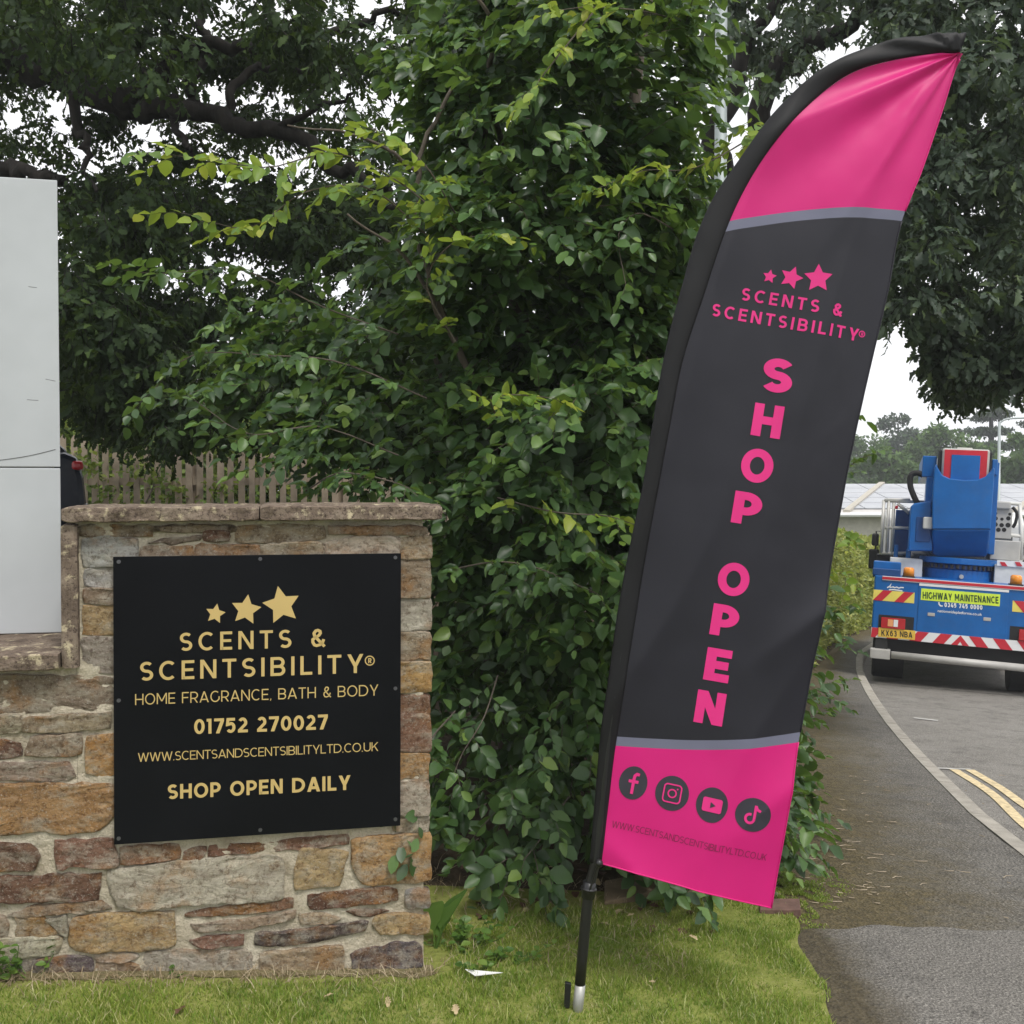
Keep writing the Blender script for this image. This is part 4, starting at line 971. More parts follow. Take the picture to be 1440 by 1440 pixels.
for si, sh in enumerate(SHOOTS):
    c = catmull([at(*q) for q in sh], 8); seg = np.linalg.norm(np.diff(c, axis=0), axis=1).sum(); c = np.array([c[int(k)] for k in np.linspace(0, len(c) - 1, 18)])
    MB().tube(c, np.linspace(.0040, .0014, len(c)), 5).build('shoot', M['twig'], bt)
    # short side sprays along the shoot
    nsp = max(5, int(seg / .07)); ii = np.linspace(1, len(c) - 1, nsp).astype(int)
    t = unit(np.gradient(c, axis=0))[ii]; sd = np.where(np.arange(nsp) % 2 == 0, 1, -1)[:, None] * unit(np.cross(t, (0, 0, 1)))
    out_ = unit(t * .7 + sd * .8 + np.array([0, -.25, .05]))
    lp, Fm, sz, tw = sprays(c[ii], out_, 6, .15, .072 if sh[0][2] < 5 else .066, up=.8, droop=.1, spread=.22)
    o = link('shoot_leaves', leaf_mesh('shoot_leaves', 'beech', lp, Fm, sz), M['beech_young'] if si in (0, 1, 2, 6, 8, 9, 10, 11, 13, 14, 25, 20) else M['beech'], bt); o['kind'] = 'stuff'
    twig_mesh('twigs', tw, .0016, M['twig'], bt)
# stems and limbs
STEM = [([(.25, 5.35, 0), (.2, 5.3, 1.2), (.05, 5.2, 2.4), (-.15, 5.0, 3.3), (-.25, 4.9, 4.6)], .06), ([(.5, 5.5, 0), (.6, 5.4, 1.4), (.55, 5.3, 2.8), (.75, 5.2, 4.6)], .065), ([(.0, 5.3, 0), (-.2, 5.3, 1.3), (-.4, 5.3, 2.3)], .035),
        ([(.9, 5.6, -.05), (1.05, 5.6, 1.3), (1.1, 5.6, 2.5)], .045), ([(.2, 5.1, 1.0), (-.1, 4.75, 1.9), (-.35, 4.55, 2.5), (-.4, 4.45, 2.95), (-.25, 4.35, 3.3)], .022), ([(-.3, 4.6, 2.3), (-.42, 4.45, 2.55), (-.7, 4.35, 2.75)], .012),
        ([(-.4, 4.45, 2.95), (-.6, 4.3, 3.05), (-.9, 4.15, 3.05)], .01), ([(.0, 5.0, 3.0), (-.1, 4.7, 3.4), (-.1, 4.5, 3.65), (-.35, 4.4, 3.9)], .016), ([(1.4, 6.2, -.1), (1.55, 6.4, 1.0), (1.7, 6.5, 2.2)], .04)]
for pts, r in STEM:
    c = catmull(pts, 7); c[1:, :2] += np.array([[fbm((k, r * 90, 0), .6), fbm((k, r * 50, 5), .6)] for k in range(1, len(c))]) * .03
    MB().tube(c, np.linspace(r, r * .35, len(c)), 8).build('branch', M['twig'], bt, smooth=True)

# ================================================================== OAKS
def oak(loc, label, limbs, centres, crad, per, leaf, mat, n_single, name='oak_tree', out_c=(0, 0, 0), sags=.2, radius_leaf=.16):
    t = empty(name, loc); tag(t, label, 'tree')
    for nm, pts, r0, r1 in limbs:
        c = catmull(pts, 8)
        if nm == 'limb': c[1:-1] += np.array([[fbm((k * .37, r0 * 90, q), 1) for q in (0, 5, 9)] for k in range(1, len(c) - 1)]) * min(.12, r0 * 1.3)
        MB().tube(c, np.linspace(r0, r1, len(c)), 10).build(nm, M['bark'], t, smooth=True)
    C = np.array(centres); k = rng.integers(0, len(C), len(C) * per)
    off = rng.normal(0, 1, (len(k), 3)); off = unit(off) * (rng.random(len(k)) ** .5)[:, None] * crad[k][:, None] * (1, 1, .72)
    P = C[k] + off; out = unit(off + np.array([0, 0, -.1])) + rng.normal(0, .25, off.shape)
    lp, Fm, sz, tw = sprays(P, out, 6, radius_leaf, leaf, up=.7, droop=sags, spread=.5)
    foliage('oak', lp, Fm, sz, mat, t, n_single); twig_mesh('twigs', tw, .004, M['bark'], t)
    return t
def centres_px(polys):
    c, r = [], []
    for poly, n, y0, y1, r0, r1 in polys:
        poly = np.array(poly, float); k = 0
        while k < n:
            x, y = rng.uniform(poly[:, 0].min(), poly[:, 0].max()), rng.uniform(poly[:, 1].min(), poly[:, 1].max())
            if inside(np.array([x]), np.array([y]), poly)[0]:
                c.append(at(x, y, rng.uniform(y0, y1))); r.append(rng.uniform(r0, r1)); k += 1
    return c, np.array(r)
A8 = lambda l: [at(*q) for q in l]
tb_ = np.array([-5.3, 8.4, zg(-5.3, 8.4)])
limbs = [('trunk', [tb_ + (0, 0, -.2), tb_ + (.05, 0, 1.6), tb_ + (.15, -.1, 3.2), tb_ + (0, .1, 5.0), tb_ + (-.2, .2, 7)], .42, .2),
 ('limb', [tb_ + (.1, -.1, 3.0)] + A8([(-60, 60, 8.2), (60, 105, 8.1), (150, 140, 8.0), (215, 158, 8.0), (300, 165, 7.9), (400, 195, 7.7), (480, 235, 7.5), (560, 290, 7.4)]), .135, .03),
 ('limb', A8([(170, 148, 8.0), (215, 105, 7.9), (260, 75, 7.8), (340, 65, 7.6), (450, 50, 7.4), (560, 20, 7.3)]), .075, .02), ('limb', A8([(100, 118, 8.0), (115, 180, 7.9), (122, 220, 7.9), (135, 270, 7.8)]), .05, .012),
 ('limb', A8([(270, 160, 8.0), (275, 110, 8.0), (290, 60, 8.1), (280, -20, 8.2)]), .05, .03), ('limb', A8([(-60, 400, 9), (60, 470, 9), (170, 490, 8.8), (250, 465, 8.7), (300, 470, 8.6), (340, 440, 8.5), (420, 410, 8.4)]), .12, .02),
 ('limb', A8([(250, 465, 8.7), (290, 480, 8.6), (340, 500, 8.5)]), .04, .01), ('limb', A8([(240, 160, 8.0), (260, 200, 7.9), (270, 225, 7.9)]), .035, .012), ('limb', A8([(-20, 215, 8.2), (20, 240, 8.1), (60, 245, 8.0), (90, 260, 8.0)]), .07, .03),
 ('limb', A8([(380, 185, 7.7), (450, 150, 7.5), (500, 130, 7.4)]), .03, .01), ('limb', A8([(310, 165, 7.9), (350, 100, 8.0), (430, 100, 8.1), (520, 105, 8.3)]), .04, .015)]
c1, r1 = centres_px([([(-80, -120), (720, -120), (700, 60), (480, 90), (-80, 80)], 100, 6.2, 9.5, .2, .40), ([(-60, 60), (520, 60), (640, 300), (420, 330), (-60, 260)], 74, 8.1, 10.5, .14, .34),
                     ([(80, 250), (560, 290), (600, 480), (360, 440), (240, 460), (80, 420)], 84, 6.8, 10.5, .16, .36), ([(80, 380), (250, 480), (300, 590), (190, 600), (80, 560)], 62, 6.5, 10, .2, .36), ([(300, 490), (640, 430), (640, 640), (440, 610), (330, 560)], 56, 6.0, 9.5, .18, .34)])
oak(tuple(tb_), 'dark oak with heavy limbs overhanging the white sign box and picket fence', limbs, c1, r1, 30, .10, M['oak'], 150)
tb2 = np.array([2.25, 9.8, zg(2.25, 9.8)])
limbs = [('trunk', [tb2 + (0, 0, -.2), tb2 + (0, 0, 1.5), tb2 + (.05, -.05, 3.0), tb2 + (0, 0, 4.6)], .24, .16), ('limb', [tb2 + (0, 0, 3.6)] + A8([(1075, 130, 9.6), (1130, 80, 9.4), (1180, 42, 9.2), (1240, 20, 9.0), (1330, 10, 8.8)]), .12, .04),
 ('limb', [tb2 + (0, 0, 4.2), tb2 + (.8, -.4, 5.0), tb2 + (2.0, -1.0, 5.2), tb2 + (3.2, -1.3, 4.8)], .13, .03), ('limb', [tb2 + (2.0, -1.0, 5.2), tb2 + (2.2, -1.2, 4.2), tb2 + (2.5, -1.3, 3.2), tb2 + (2.6, -1.4, 2.7)], .05, .012),
 ('limb', [tb2 + (.02, 0, 3.2), tb2 + (.7, -.2, 3.6), tb2 + (1.6, -.8, 3.9), tb2 + (2.4, -1.2, 3.4)], .08, .02), ('limb', [tb2 + (0, 0, 4.5), tb2 + (-.3, .1, 5.6), tb2 + (.3, -.3, 6.8)], .15, .05)]
c2, r2 = centres_px([([(1250, 90), (1480, 60), (1480, 500), (1400, 500), (1340, 470), (1270, 430), (1235, 440), (1250, 300)], 104, 7.2, 9.6, .14, .34), ([(1180, -120), (1480, -120), (1480, 90), (1300, 60), (1200, 20)], 36, 7.4, 9.6, .2, .36),
                     ([(1320, 470), (1400, 480), (1385, 545), (1345, 545)], 16, 7.6, 8.6, .14, .22), ([(1400, 460), (1480, 450), (1480, 520), (1430, 520)], 14, 7.6, 8.8, .14, .25), ([(1000, -100), (1200, -100), (1170, 40), (1100, 110), (1010, 60)], 30, 8.8, 10.6, .16, .3)])
oak(tuple(tb2), 'grey green oak branches hanging over the road behind the flag tip', limbs, c2, r2, 22, .125, M['oak_grey'], 150)

# ================================================================== HEDGES AND SHRUBS
def leaf_mass(P, size, mat, parent, name='foliage', kind='small'):
    d = rng.normal(0, 1, P.shape); n = rng.normal(0, .6, P.shape) + (0, -.2, .7)
    o = link(name, leaf_mesh(name, kind, P, frames(d, n), size), mat, parent); o['kind'] = 'stuff'; return o
hg = empty('roadside_hedge', (2.6, 10.2, zg(2.6, 10.2))); tag(hg, 'pale yellow green clipped hedge along the footpath beside the blue lorry', 'hedge')
hl = HL[(HL[:, 1] > 8.6)]; n = 110000; ii = (rng.random(n) ** 1.6 * (len(hl) - 2)).astype(int); tt = unit(np.gradient(hl, axis=0))[ii]
nr = np.stack([-tt[:, 1], tt[:, 0]], 1); hz = rng.random(n) ** .85
inn = rng.exponential(.16, n) * 1.0
top = rng.random(n) < .3
P = np.zeros((n, 3)); w = np.where(top, rng.uniform(0, .9, n), inn)
ztop = 1.95 - .05 * np.sin(ii * .09)
P[:, :2] = hl[ii] + nr * (w + .05)[:, None]; P[:, 2] = np.where(top, ztop - rng.exponential(.06, n), hz * ztop)
bl = snoise(P, 2.2, 3) * .14 + snoise(P, 6, 9) * .06
P[:, :2] -= nr * bl[:, None]; P[:, 2] += VZ(P[:, 0], P[:, 1]) + np.where(top, bl, 0) - .0
leaf_mass(P, rng.uniform(.04, .07, n) * np.clip(P[:, 1] / 11, .8, 2), M['hedge'], hg)
mb = MB()
for k in range(0, len(hl) - 14, 9):
    p = hl[k] + np.array([-.35, .1]); z = zg(*p); c = [(p[0], p[1], z - .05), (p[0] + .05, p[1] + .1, z + .8), (p[0] - .03, p[1] + .05, z + 1.5)]
    MB().tube(c, [.025, .018, .008], 6).build('stem', M['twig'], hg)
def shrub(loc, label, rad, n, size, mat, name='garden_shrub', group=None, kind='small'):
    t = empty(name, loc); tag(t, label, 'shrub', group)
    d = unit(rng.normal(0, 1, (n, 3))); d[:, 2] = np.abs(d[:, 2]); r = rng.random(n) ** .35
    P = np.array(loc) + d * r[:, None] * np.array(rad); P += (snoise(P, 1.8, loc[0]) * .3)[:, None] * d
    leaf_mass(P, rng.uniform(size * .7, size * 1.3, n), mat, t, kind=kind)
    for k in range(5):
        a = k * 1.3; MB().tube([np.array(loc) + (0, 0, -.1), np.array(loc) + (math.cos(a) * rad[0] * .3, math.sin(a) * rad[1] * .3, rad[2] * .5), np.array(loc) + (math.cos(a) * rad[0] * .6, math.sin(a) * rad[1] * .6, rad[2] * .85)], [.03, .02, .008], 6).build('stem', M['twig'], t)
for px, Y, rx, rz, lab, mat in ((115, 14.5, 1.0, 2.1, 'yellow green shrub behind the fence next to the white sign box', 'shrub'), (230, 15.5, 1.3, 2.0, 'leafy green shrub behind the middle of the picket fence', 'shrub'),
                                (350, 15.0, 1.3, 2.25, 'bright shrub behind the fence near the beech leaves', 'shrub'), (480, 15.5, 1.5, 2.3, 'green shrub beyond the far end of the picket fence', 'beech'), (10, 16, 1.5, 2.6, 'shrub behind the dark car', 'beech')):
    x = (px - 720) / FPX * Y; shrub((x, Y, zg(x, Y)), lab, (rx, .9, rz), 6500, .10, M[mat])
# the mass of trees beyond the car park
def far_tree(px, top, Y, wpx, label, mat, n, leaf, name='distant_tree', style='round', group='trees on the skyline'):
    x = (px - 720) / FPX * Y; z0 = zg(x, Y) - .3; zt = at(px, top - 12, Y)[2]; w = wpx / FPX * Y / 2; h = zt - z0
    t = empty(name, (x, Y, z0)); tag(t, label, 'tree', group)
    MB().tube([(x, Y, z0), (x + .1, Y, z0 + h * .45), (x, Y, z0 + h * .9)], [h * .035, h * .025, h * .006], 8).build('trunk', M['bark'], t, smooth=True)
    if style == 'round':
        m = 60; d = unit(rng.normal(0, 1, (m, 3))); r = rng.random(m) ** .45
        C = np.array([x, Y, z0 + h * .52]) + d * r[:, None] * np.array([w * .82, w * .7, h * .44]); cr_ = rng.uniform(.16, .30, m) * w
    else:       # layered pine
        m = 44; lev = rng.random(m) ** .8; a = rng.uniform(0, 6.28, m); rr = w * (1.05 - .75 * lev) * rng.random(m) ** .5
        lev = np.round(lev * 7) / 7 + rng.normal(0, .012, m)
        C = np.stack([x + rr * np.cos(a), Y + rr * np.sin(a), z0 + h * (.32 + .64 * lev)], 1); cr_ = rng.uniform(.20, .34, m) * w
        for q in C[::3]: MB().tube([(x, Y, q[2] - .25), (q[0], q[1], q[2])], [h * .01, h * .003], 5).build('limb', M['bark'], t)
    k = rng.integers(0, m, n); off = unit(rng.normal(0, 1, (n, 3))) * (rng.random(n) ** .4)[:, None] * cr_[k][:, None] * ((1, 1, .75) if style == 'round' else (1, 1, .28))
    leaf_mass(C[k] + off, rng.uniform(leaf * .7, leaf * 1.4, n), mat, t, 'crown')
FT = [(1200, 608, 92, 130, 'hazy round tree on the skyline nearest the flag edge', 'far_leaf', 'round'), (1262, 592, 98, 110, 'domed tree rising highest left of the blue lorry boom', 'far_pine', 'round'), (1150, 612, 96, 130, 'skyline tree hidden mostly by the dark flag', 'far_leaf', 'round'),
      (1330, 606, 74, 150, 'bushy green tree directly behind the blue boom', 'far_leaf', 'round'), (1250, 636, 66, 120, 'low green tree above the solar roof beside the lorry boom', 'far_leaf', 'round'), (1392, 545, 84, 120, 'tall layered pine beside the thin lamp post', 'far_pine', 'pine'),
      (1470, 560, 86, 120, 'second layered pine at the picture edge', 'far_pine', 'pine'), (1440, 618, 62, 110, 'pale green tree behind the thin lamp post', 'far_leaf', 'round'), (1380, 628, 70, 110, 'low bushy tree between boom and lamp post', 'far_leaf', 'round'), (1560, 600, 75, 170, 'round tree beyond the picture edge', 'far_leaf', 'round')]
for px, top, Y, w_, lab, mt, st in FT: far_tree(px, top, Y, w_, lab, M[mt], 10000, .36 if st == 'round' else .26, 'pine_tree' if st == 'pine' else 'distant_tree', st)
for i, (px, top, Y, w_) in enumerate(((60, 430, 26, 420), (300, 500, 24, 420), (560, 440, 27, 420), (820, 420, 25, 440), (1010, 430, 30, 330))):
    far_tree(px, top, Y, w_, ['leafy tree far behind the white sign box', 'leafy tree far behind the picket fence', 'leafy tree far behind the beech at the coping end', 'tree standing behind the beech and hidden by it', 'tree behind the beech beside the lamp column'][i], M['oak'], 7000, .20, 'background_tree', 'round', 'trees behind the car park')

# ================================================================== SMALL GROWTH AND LITTER
def weed(loc, label, n, h, size, mat='weed', cat='weed', name='weed', spread=.06, kind='beech'):
    t = empty(name, loc); tag(t, label, cat); L = np.array(loc)
    pos, dr = [], []
    for k in range(n):
        a = rng.uniform(0, 6.28); e = np.array([math.cos(a) * spread, math.sin(a) * spread * .6, 0]) * rng.random()
        top = L + e * 2.2 + (0, 0, h * rng.uniform(.55, 1.05)); MB().tube([L + e * .4, (L + e + top) / 2, top], [.002, .0016, .001], 4).build('stem', M['weed'], t)
        for f in np.linspace(.3, 1, 5):
            b = rng.uniform(0, 6.28); pos.append(L + e * .4 + (top - L - e * .4) * f); dr.append((math.cos(b), math.sin(b), .3))
    pos, dr = np.array(pos), np.array(dr)
    o = link('leaves', leaf_mesh('leaves', kind, pos, frames(dr, rng.normal(0, .3, pos.shape) + (0, -.3, .8)), rng.uniform(size * .6, size * 1.2, len(pos))), M[mat], t); o['kind'] = 'stuff'
def gp(px, py): return tuple(ground_hit(px, py) + (0, 0, .01))
weed(gp(16, 1384), 'tall nettle like weed at the far left foot of the wall', 8, .15, .035); weed(gp(50, 1382), 'thin weed growing up the wall under the orange stone', 4, .16, .028)
weed(gp(228, 1378), 'small green weed at the wall foot under the pale stone', 6, .045, .022)
weed(gp(690, 1360), 'clump of dark green clover in the grass behind the white litter', 12, .06, .035, spread=.12); weed(gp(655, 1335), 'low green plant in the shade beside the wall end', 10, .09, .04, spread=.1)
t = empty('dock_plant', gp(612, 1345)); tag(t, 'broad leaved dock plant in the dark gap beside the wall end', 'plant'); L = np.array(gp(612, 1345))
for px, py, w_ in ((640, 1262, .05), (606, 1270, .045), (655, 1250, .04), (628, 1300, .035)):
    tip = at(px, py, L[1] + .05); mid = L * .45 + tip * .55 + (0, 0, .05); c = catmull([L, mid, tip], 6); mb = MB(); n = len(c); vs = []
    side = np.array([.85, -.2, .5])
    for k, p in enumerate(c):
        ww = w_ * math.sin(math.pi * min(1, max(0, (k / (n - 1) - .25) / .75)) ** .8) + .003
        vs += [p - side * ww, p + (0, 0, -.006), p + side * ww]
    mb.add(vs, [(k * 3 + j, k * 3 + j + 1, (k + 1) * 3 + j + 1, (k + 1) * 3 + j) for k in range(n - 1) for j in range(2)]).build('leaf', M['weed'], t, smooth=True)
# straw and dead stems at the wall foot and under the beech
n = 2000; X = np.concatenate([rng.uniform(-.35, .62, n // 2), rng.uniform(-1.7, -.25, n // 2)]); Y = np.concatenate([rng.uniform(3.4, 4.3, n // 2), 3.04 + (X[n // 2:] + 1.6) * .219 + rng.exponential(.035, n // 2) * -1 + .02])
o = blades('dry_stems', X, Y, rng.uniform(.008, .045, n), rng.uniform(.002, .004, n), M['straw'], 2.6, .012); tag(o, 'dry straw and dead stems along the wall foot and under the beech', 'dead grass', kind='stuff')
def litter(loc, label, cat, s, mat, name='fallen_leaf', rot=0.0, kind='oak'):
    V, T = TPL[kind]; me = mesh_np(name, V * s, T); o = link(name, me, mat); o.location = loc; o.rotation_euler = (rng.uniform(-.3, .3), rng.uniform(-.3, .1), rot); tag(o, label, cat); return o
M['dead_leaf'] = plain('dead_leaf', (.42, .33, .19), .7, var=.3, scale=30); M['brown_leaf'] = plain('brown_dead_leaf', (.10, .05, .03), .7, var=.3, scale=30)
for px, py, s, lab, mt in ((455, 1421, .035, 'small tan fallen leaf on the grass below the middle of the wall', 'dead_leaf'), (545, 1419, .045, 'curled pale fallen leaf on the grass below the wall end', 'dead_leaf'), (640, 1430, .05, 'pale dry leaf at the bottom of the lawn below the litter', 'dead_leaf'),
                           (262, 1433, .05, 'dark brown leaf standing in the grass below the sign', 'brown_leaf'), (968, 1330, .04, 'pale yellow leaf on the lawn under the flag', 'dead_leaf'), (893, 1300, .03, 'tiny pale leaf on the lawn right of the pole', 'dead_leaf'), (912, 1398, .03, 'tiny pale leaf low on the lawn right of the spike', 'dead_leaf')):
    g = np.array(gp(px, py)); litter(g + (0, 0, .03), lab, 'leaf', s, M[mt], rot=rng.uniform(0, 6))
for k in range(46):     # brown leaves strewn under the beech
    x, y = rng.uniform(-.2, .75), rng.uniform(3.75, 4.4)
    litter((x, y, zg(x, y) + .022), 'brown dead leaf strewn on the soil under the beech', 'leaf', rng.uniform(.03, .06), M['brown_leaf'] if k % 3 else M['dead_leaf'], 'dead_leaf', rng.uniform(0, 6), 'beech')['group'] = 'dead leaves under the beech'
M['paper'] = plain('white_plastic_scrap', (.72, .72, .70), .5)
q = [np.array(gp(*p)) + (0, 0, .03 + h) for p, h in (((654, 1383), .008), ((668, 1389), 0), ((707, 1386), .004), ((690, 1384), .002))]
mb = MB(); mb.add([tuple(v) for v in q] + [tuple(v - (0, 0, .002)) for v in q], [(0, 1, 2, 3), (7, 6, 5, 4), (0, 4, 5, 1), (1, 5, 6, 2), (2, 6, 7, 3), (3, 7, 4, 0)])
tag(mb.build('litter_scrap', M['paper']), 'torn white scrap of litter on the grass beside the wall end', 'litter')
M['dry_twig'] = plain('bleached_twig', (.34, .28, .20), .8, var=.2)
for k in range(90):     # bleached twigs strewn on the footpath
    a, b = ground_hit(rng.uniform(1125, 1420), rng.uniform(1085, 1300)), rng.uniform(0, 3.14); 
    if k < 55: a = ground_hit(rng.uniform(1115, 1260), rng.uniform(1090, 1275))
    l = rng.uniform(.02, .09); e = np.array([math.cos(b), math.sin(b) * .6, 0]) * l
    p = [a - e * .5, a + e * .1 + np.array([-e[1], e[0], 0]) * .2, a + e * .5]; p = [np.array([v[0], v[1], zg(v[0], v[1]) + .006]) for v in p]
    o = MB().tube(p, [.0022, .0018, .001], 4).build('fallen_twig', M['dry_twig']); tag(o, 'bleached dry twig fallen on the dark footpath by the hedge', 'twig', 'twigs on the footpath')
# timber/concrete edging behind the lawn, brick, moss
e0, e1 = ground_hit(862, 1266), ground_hit(1135, 1290)
q = [ground_hit(*p) for p in ((850, 1278), (1000, 1262), (1040, 1250), (1010, 1238), (850, 1252))]
mb = MB(); mb.prism([(p[0], p[1]) for p in q], zg(.5, 4) - .06, zg(.5, 4) + .035, 'z'); tag(mb.build('edging_slab', M['edging'], bevel=.006), 'flat brown edging slab between the lawn and the beech', 'slab')
q = [ground_hit(*p) for p in ((1068, 1292), (1126, 1292), (1124, 1280), (1070, 1279))]
z = zg(q[0][0], q[0][1]); mb = MB(); mb.prism([(p[0], p[1]) for p in q], z - .06, z + .03, 'z'); tag(mb.build('edging_brick', M['brickred'], bevel=.004), 'dark red edging brick at the lawn corner by the footpath', 'brick')
c = ground_hit(1125, 1255); n = 9000; a = rng.uniform(0, 6.28, n); r = rng.random(n) ** .6; wob = 1 + .45 * np.sin(a * 3 + 1) + .25 * np.sin(a * 7); X = c[0] - .05 + np.cos(a) * r * .20 * wob; Y = c[1] + np.sin(a) * r * .42 * wob; kk = np.array([mnoise.noise((u * 14, v * 14, 2)) for u, v in zip(X, Y)]) > -.12; X, Y, r = X[kk], Y[kk], r[kk]; n = len(X)
o = blades('moss', X, Y, rng.uniform(.008, .02, n) * (1.2 - r), rng.uniform(.003, .006, n), M['grass'], 1.2, .004); tag(o, 'yellow green moss patch on the footpath edge behind the flag corner', 'moss', kind='stuff')

# ================================================================== BLUE ACCESS-PLATFORM LORRY
def paint(name, c, rough=.35):
    m = Mat(name, rough, 0, .5); n = m.noise(3, 5); m.color(m.mix(m.ramp(m.noise(7, 7, .75), [(.5, 0.0), (.75, .14)]), m.ramp(n, [(.3, [k * .8 for k in c]), (.7, [min(1, k * 1.12) for k in c])]), (.12, .115, .10))); m.b.inputs['Coat Weight'].default_value = .15; m.b.inputs['Specular IOR Level'].default_value = .3; m.b.inputs['Coat Roughness'].default_value = .2; return m.m
M['blue'] = paint('blue_paint', (.001, .105, .36)); M['blue_dark'] = paint('deep_blue_paint', (.006, .055, .20)); M['lorry_white'] = paint('white_lorry_paint', (.62, .62, .60)); M['lgrey'] = plain('light_grey_metal', (.42, .41, .39), .5, .1)
M['red'] = plain('red_reflective', (.50, .018, .035), .4); M['yellow'] = plain('yellow_reflective', (.72, .60, .12), .4); M['lime'] = plain('lime_reflective', (.62, .80, .06), .45); M['plate'] = plain('yellow_number_plate', (.72, .47, .07), .4)
M['black'] = plain('black_rubber', (.012, .012, .013), .7); M['chassis'] = plain('dirty_black_chassis', (.02, .02, .021), .8); M['amber'] = plain('amber_lens', (.72, .25, .02), .2, 0, .6); M['redlens'] = plain('red_lens', (.42, .015, .02), .15, 0, .6); M['paleorange'] = plain('pale_orange_lens', (.75, .34, .14), .2)
M['white'] = plain('white_vinyl', (.72, .73, .74), .5, var=.03); M['glass'] = plain('dark_glass', (.02, .025, .03), .05, 0, .8); M['rail'] = plain('silver_rail', (.50, .49, .46), .45, .3); M['darktext'] = plain('dark_green_vinyl', (.02, .07, .02), .5)
TG = ground_hit(1346, 962) + (0, 0, -.10)
HD, ROLL, PIT = R(20), R(2.9), R(-3)
lo = empty('access_platform_lorry', tuple(TG)); lo.rotation_mode = 'XYZ'
lo.rotation_euler = (Matrix.Rotation(-HD, 3, 'Z') @ Matrix.Rotation(PIT, 3, 'X') @ Matrix.Rotation(ROLL, 3, 'Y')).to_euler()
tag(lo, 'blue lorry with a folded boom lift driving away along the road', 'lorry')
TM = Matrix.LocRotScale(lo.location, lo.rotation_euler, None); TI = TM.inverted()
tn = np.array(TM.to_3x3() @ Vector((0, 1, 0)))
def T(px, py, Y=0.0):
    """photo point -> lorry X, Z on the lorry's cross-section at Y"""
    p0 = np.array(TM @ Vector((0, Y, 0))); w = hit_plane(px, py, p0, tn); q = TI @ Vector(w); return q.x, q.z
def tb(name, px0, py0, px1, py1, Y0, Y1, mat, parent=None, bevel=.012, both=False):
    mx_, my_ = (px0 + px1) / 2, (py0 + py1) / 2
    x0, x1 = T(px0, my_, Y0)[0], T(px1, my_, Y0)[0]; z1, z0 = T(mx_, py0, Y0)[1], T(mx_, py1, Y0)[1]
    o = MB().box(x0, x1, Y0, Y1, z0, z1).build(name, M[mat], parent or lo, True, bevel=bevel)
    if both: MB().box(-x1, -x0, Y0, Y1, z0, z1).build(name, M[mat], parent or lo, True, bevel=bevel)
    return o
XL = T(1227, 860)[0]; XR = -XL
zt = T(1346, 817)[1]; zb = T(1346, 907)[1]
# lower body
MB().box(XL, XR, .0, 3.0, zb, zt).build('rear_body', M['blue'], lo, True, bevel=.02)
MB().box(XL + .05, XR - .05, .12, 4.6, .42, zb - .005).build('chassis', M['chassis'], lo, True)
ax0, ax1 = T(1291, 850)[0], T(1412, 860)[0]
MB().box(ax0, -ax0, -.008, .01, zb + .09, zt - .075).build('tail_flap', M['blue'], lo, True, bevel=.004)
MB().box(ax0, -ax0, -.012, -.0085, zt - .10, zt - .068).build('white_line', M['white'], lo, True, bevel=0)
MB().box(XL + .10, XR, -.014, -.001, zt - .062, zt - .005).build('stripe', M['white'], lo, True, bevel=0)
MB().box(XL + .10, XR, -.018, -.0145, zt - .052, zt - .015).build('stripe', M['red'], lo, True, bevel=0)
def flat(name, poly, mat, y, parent=None):
    mb = MB(); mb.prism(poly, y, y + .002, 'y'); return mb.build(name, M[mat], parent or lo, True)
cz0, cz1_ = T(1256, 846)[1], T(1256, 831)[1]; cx0, cx1 = T(1228, 838)[0], T(1286, 838)[0]; cw = cx1 - cx0; sl_ = (cz1_ - cz0) * .85
for s in (1, -1):
    P_ = lambda pts: [(s * x, z) for x, z in pts]
    flat('hazard_panel', P_([(cx0, cz0), (cx1, cz0), (cx1, cz1_), (cx0, cz1_)]), 'yellow', -.004)
    for f in (.0, .52): flat('hazard_stripe', P_([(cx0 + cw * f, cz0), (cx0 + cw * (f + .225), cz0), (cx0 + cw * (f + .225) + sl_, cz1_), (cx0 + cw * f + sl_, cz1_)]), 'red', -.007)
# tail lamps in dark recesses
    a0, a1 = T(1235, 878)[0], T(1285, 878)[0]; b1, b0 = T(1260, 866)[1], T(1260, 889)[1]
    lens = MB().box(min(s * a0, s * a1), max(s * a0, s * a1), -.006, .02, b0, b1).build('lamp_recess', M['black'], lo, True)
    l0, l1 = T(1239, 876)[0], T(1273, 876)[0]; m1, m0 = T(1256, 869)[1], T(1256, 884)[1]
    X2 = lambda f: s * (l0 + (l1 - l0) * f)
    tl = MB().box(min(X2(0), X2(1)), max(X2(0), X2(1)), -.035, -.006, m0, m1).build('tail_lamp', M['redlens'], lo, True, bevel=.006)
    for f0, f1, mt in ((.28, .50, 'paleorange'), (.52, .70, 'white')):
        MB().box(min(X2(f0), X2(f1)), max(X2(f0), X2(f1)), -.039, -.0352, m0 + .03, m1 - .02).build('lamp_lens', M[mt], tl, True)
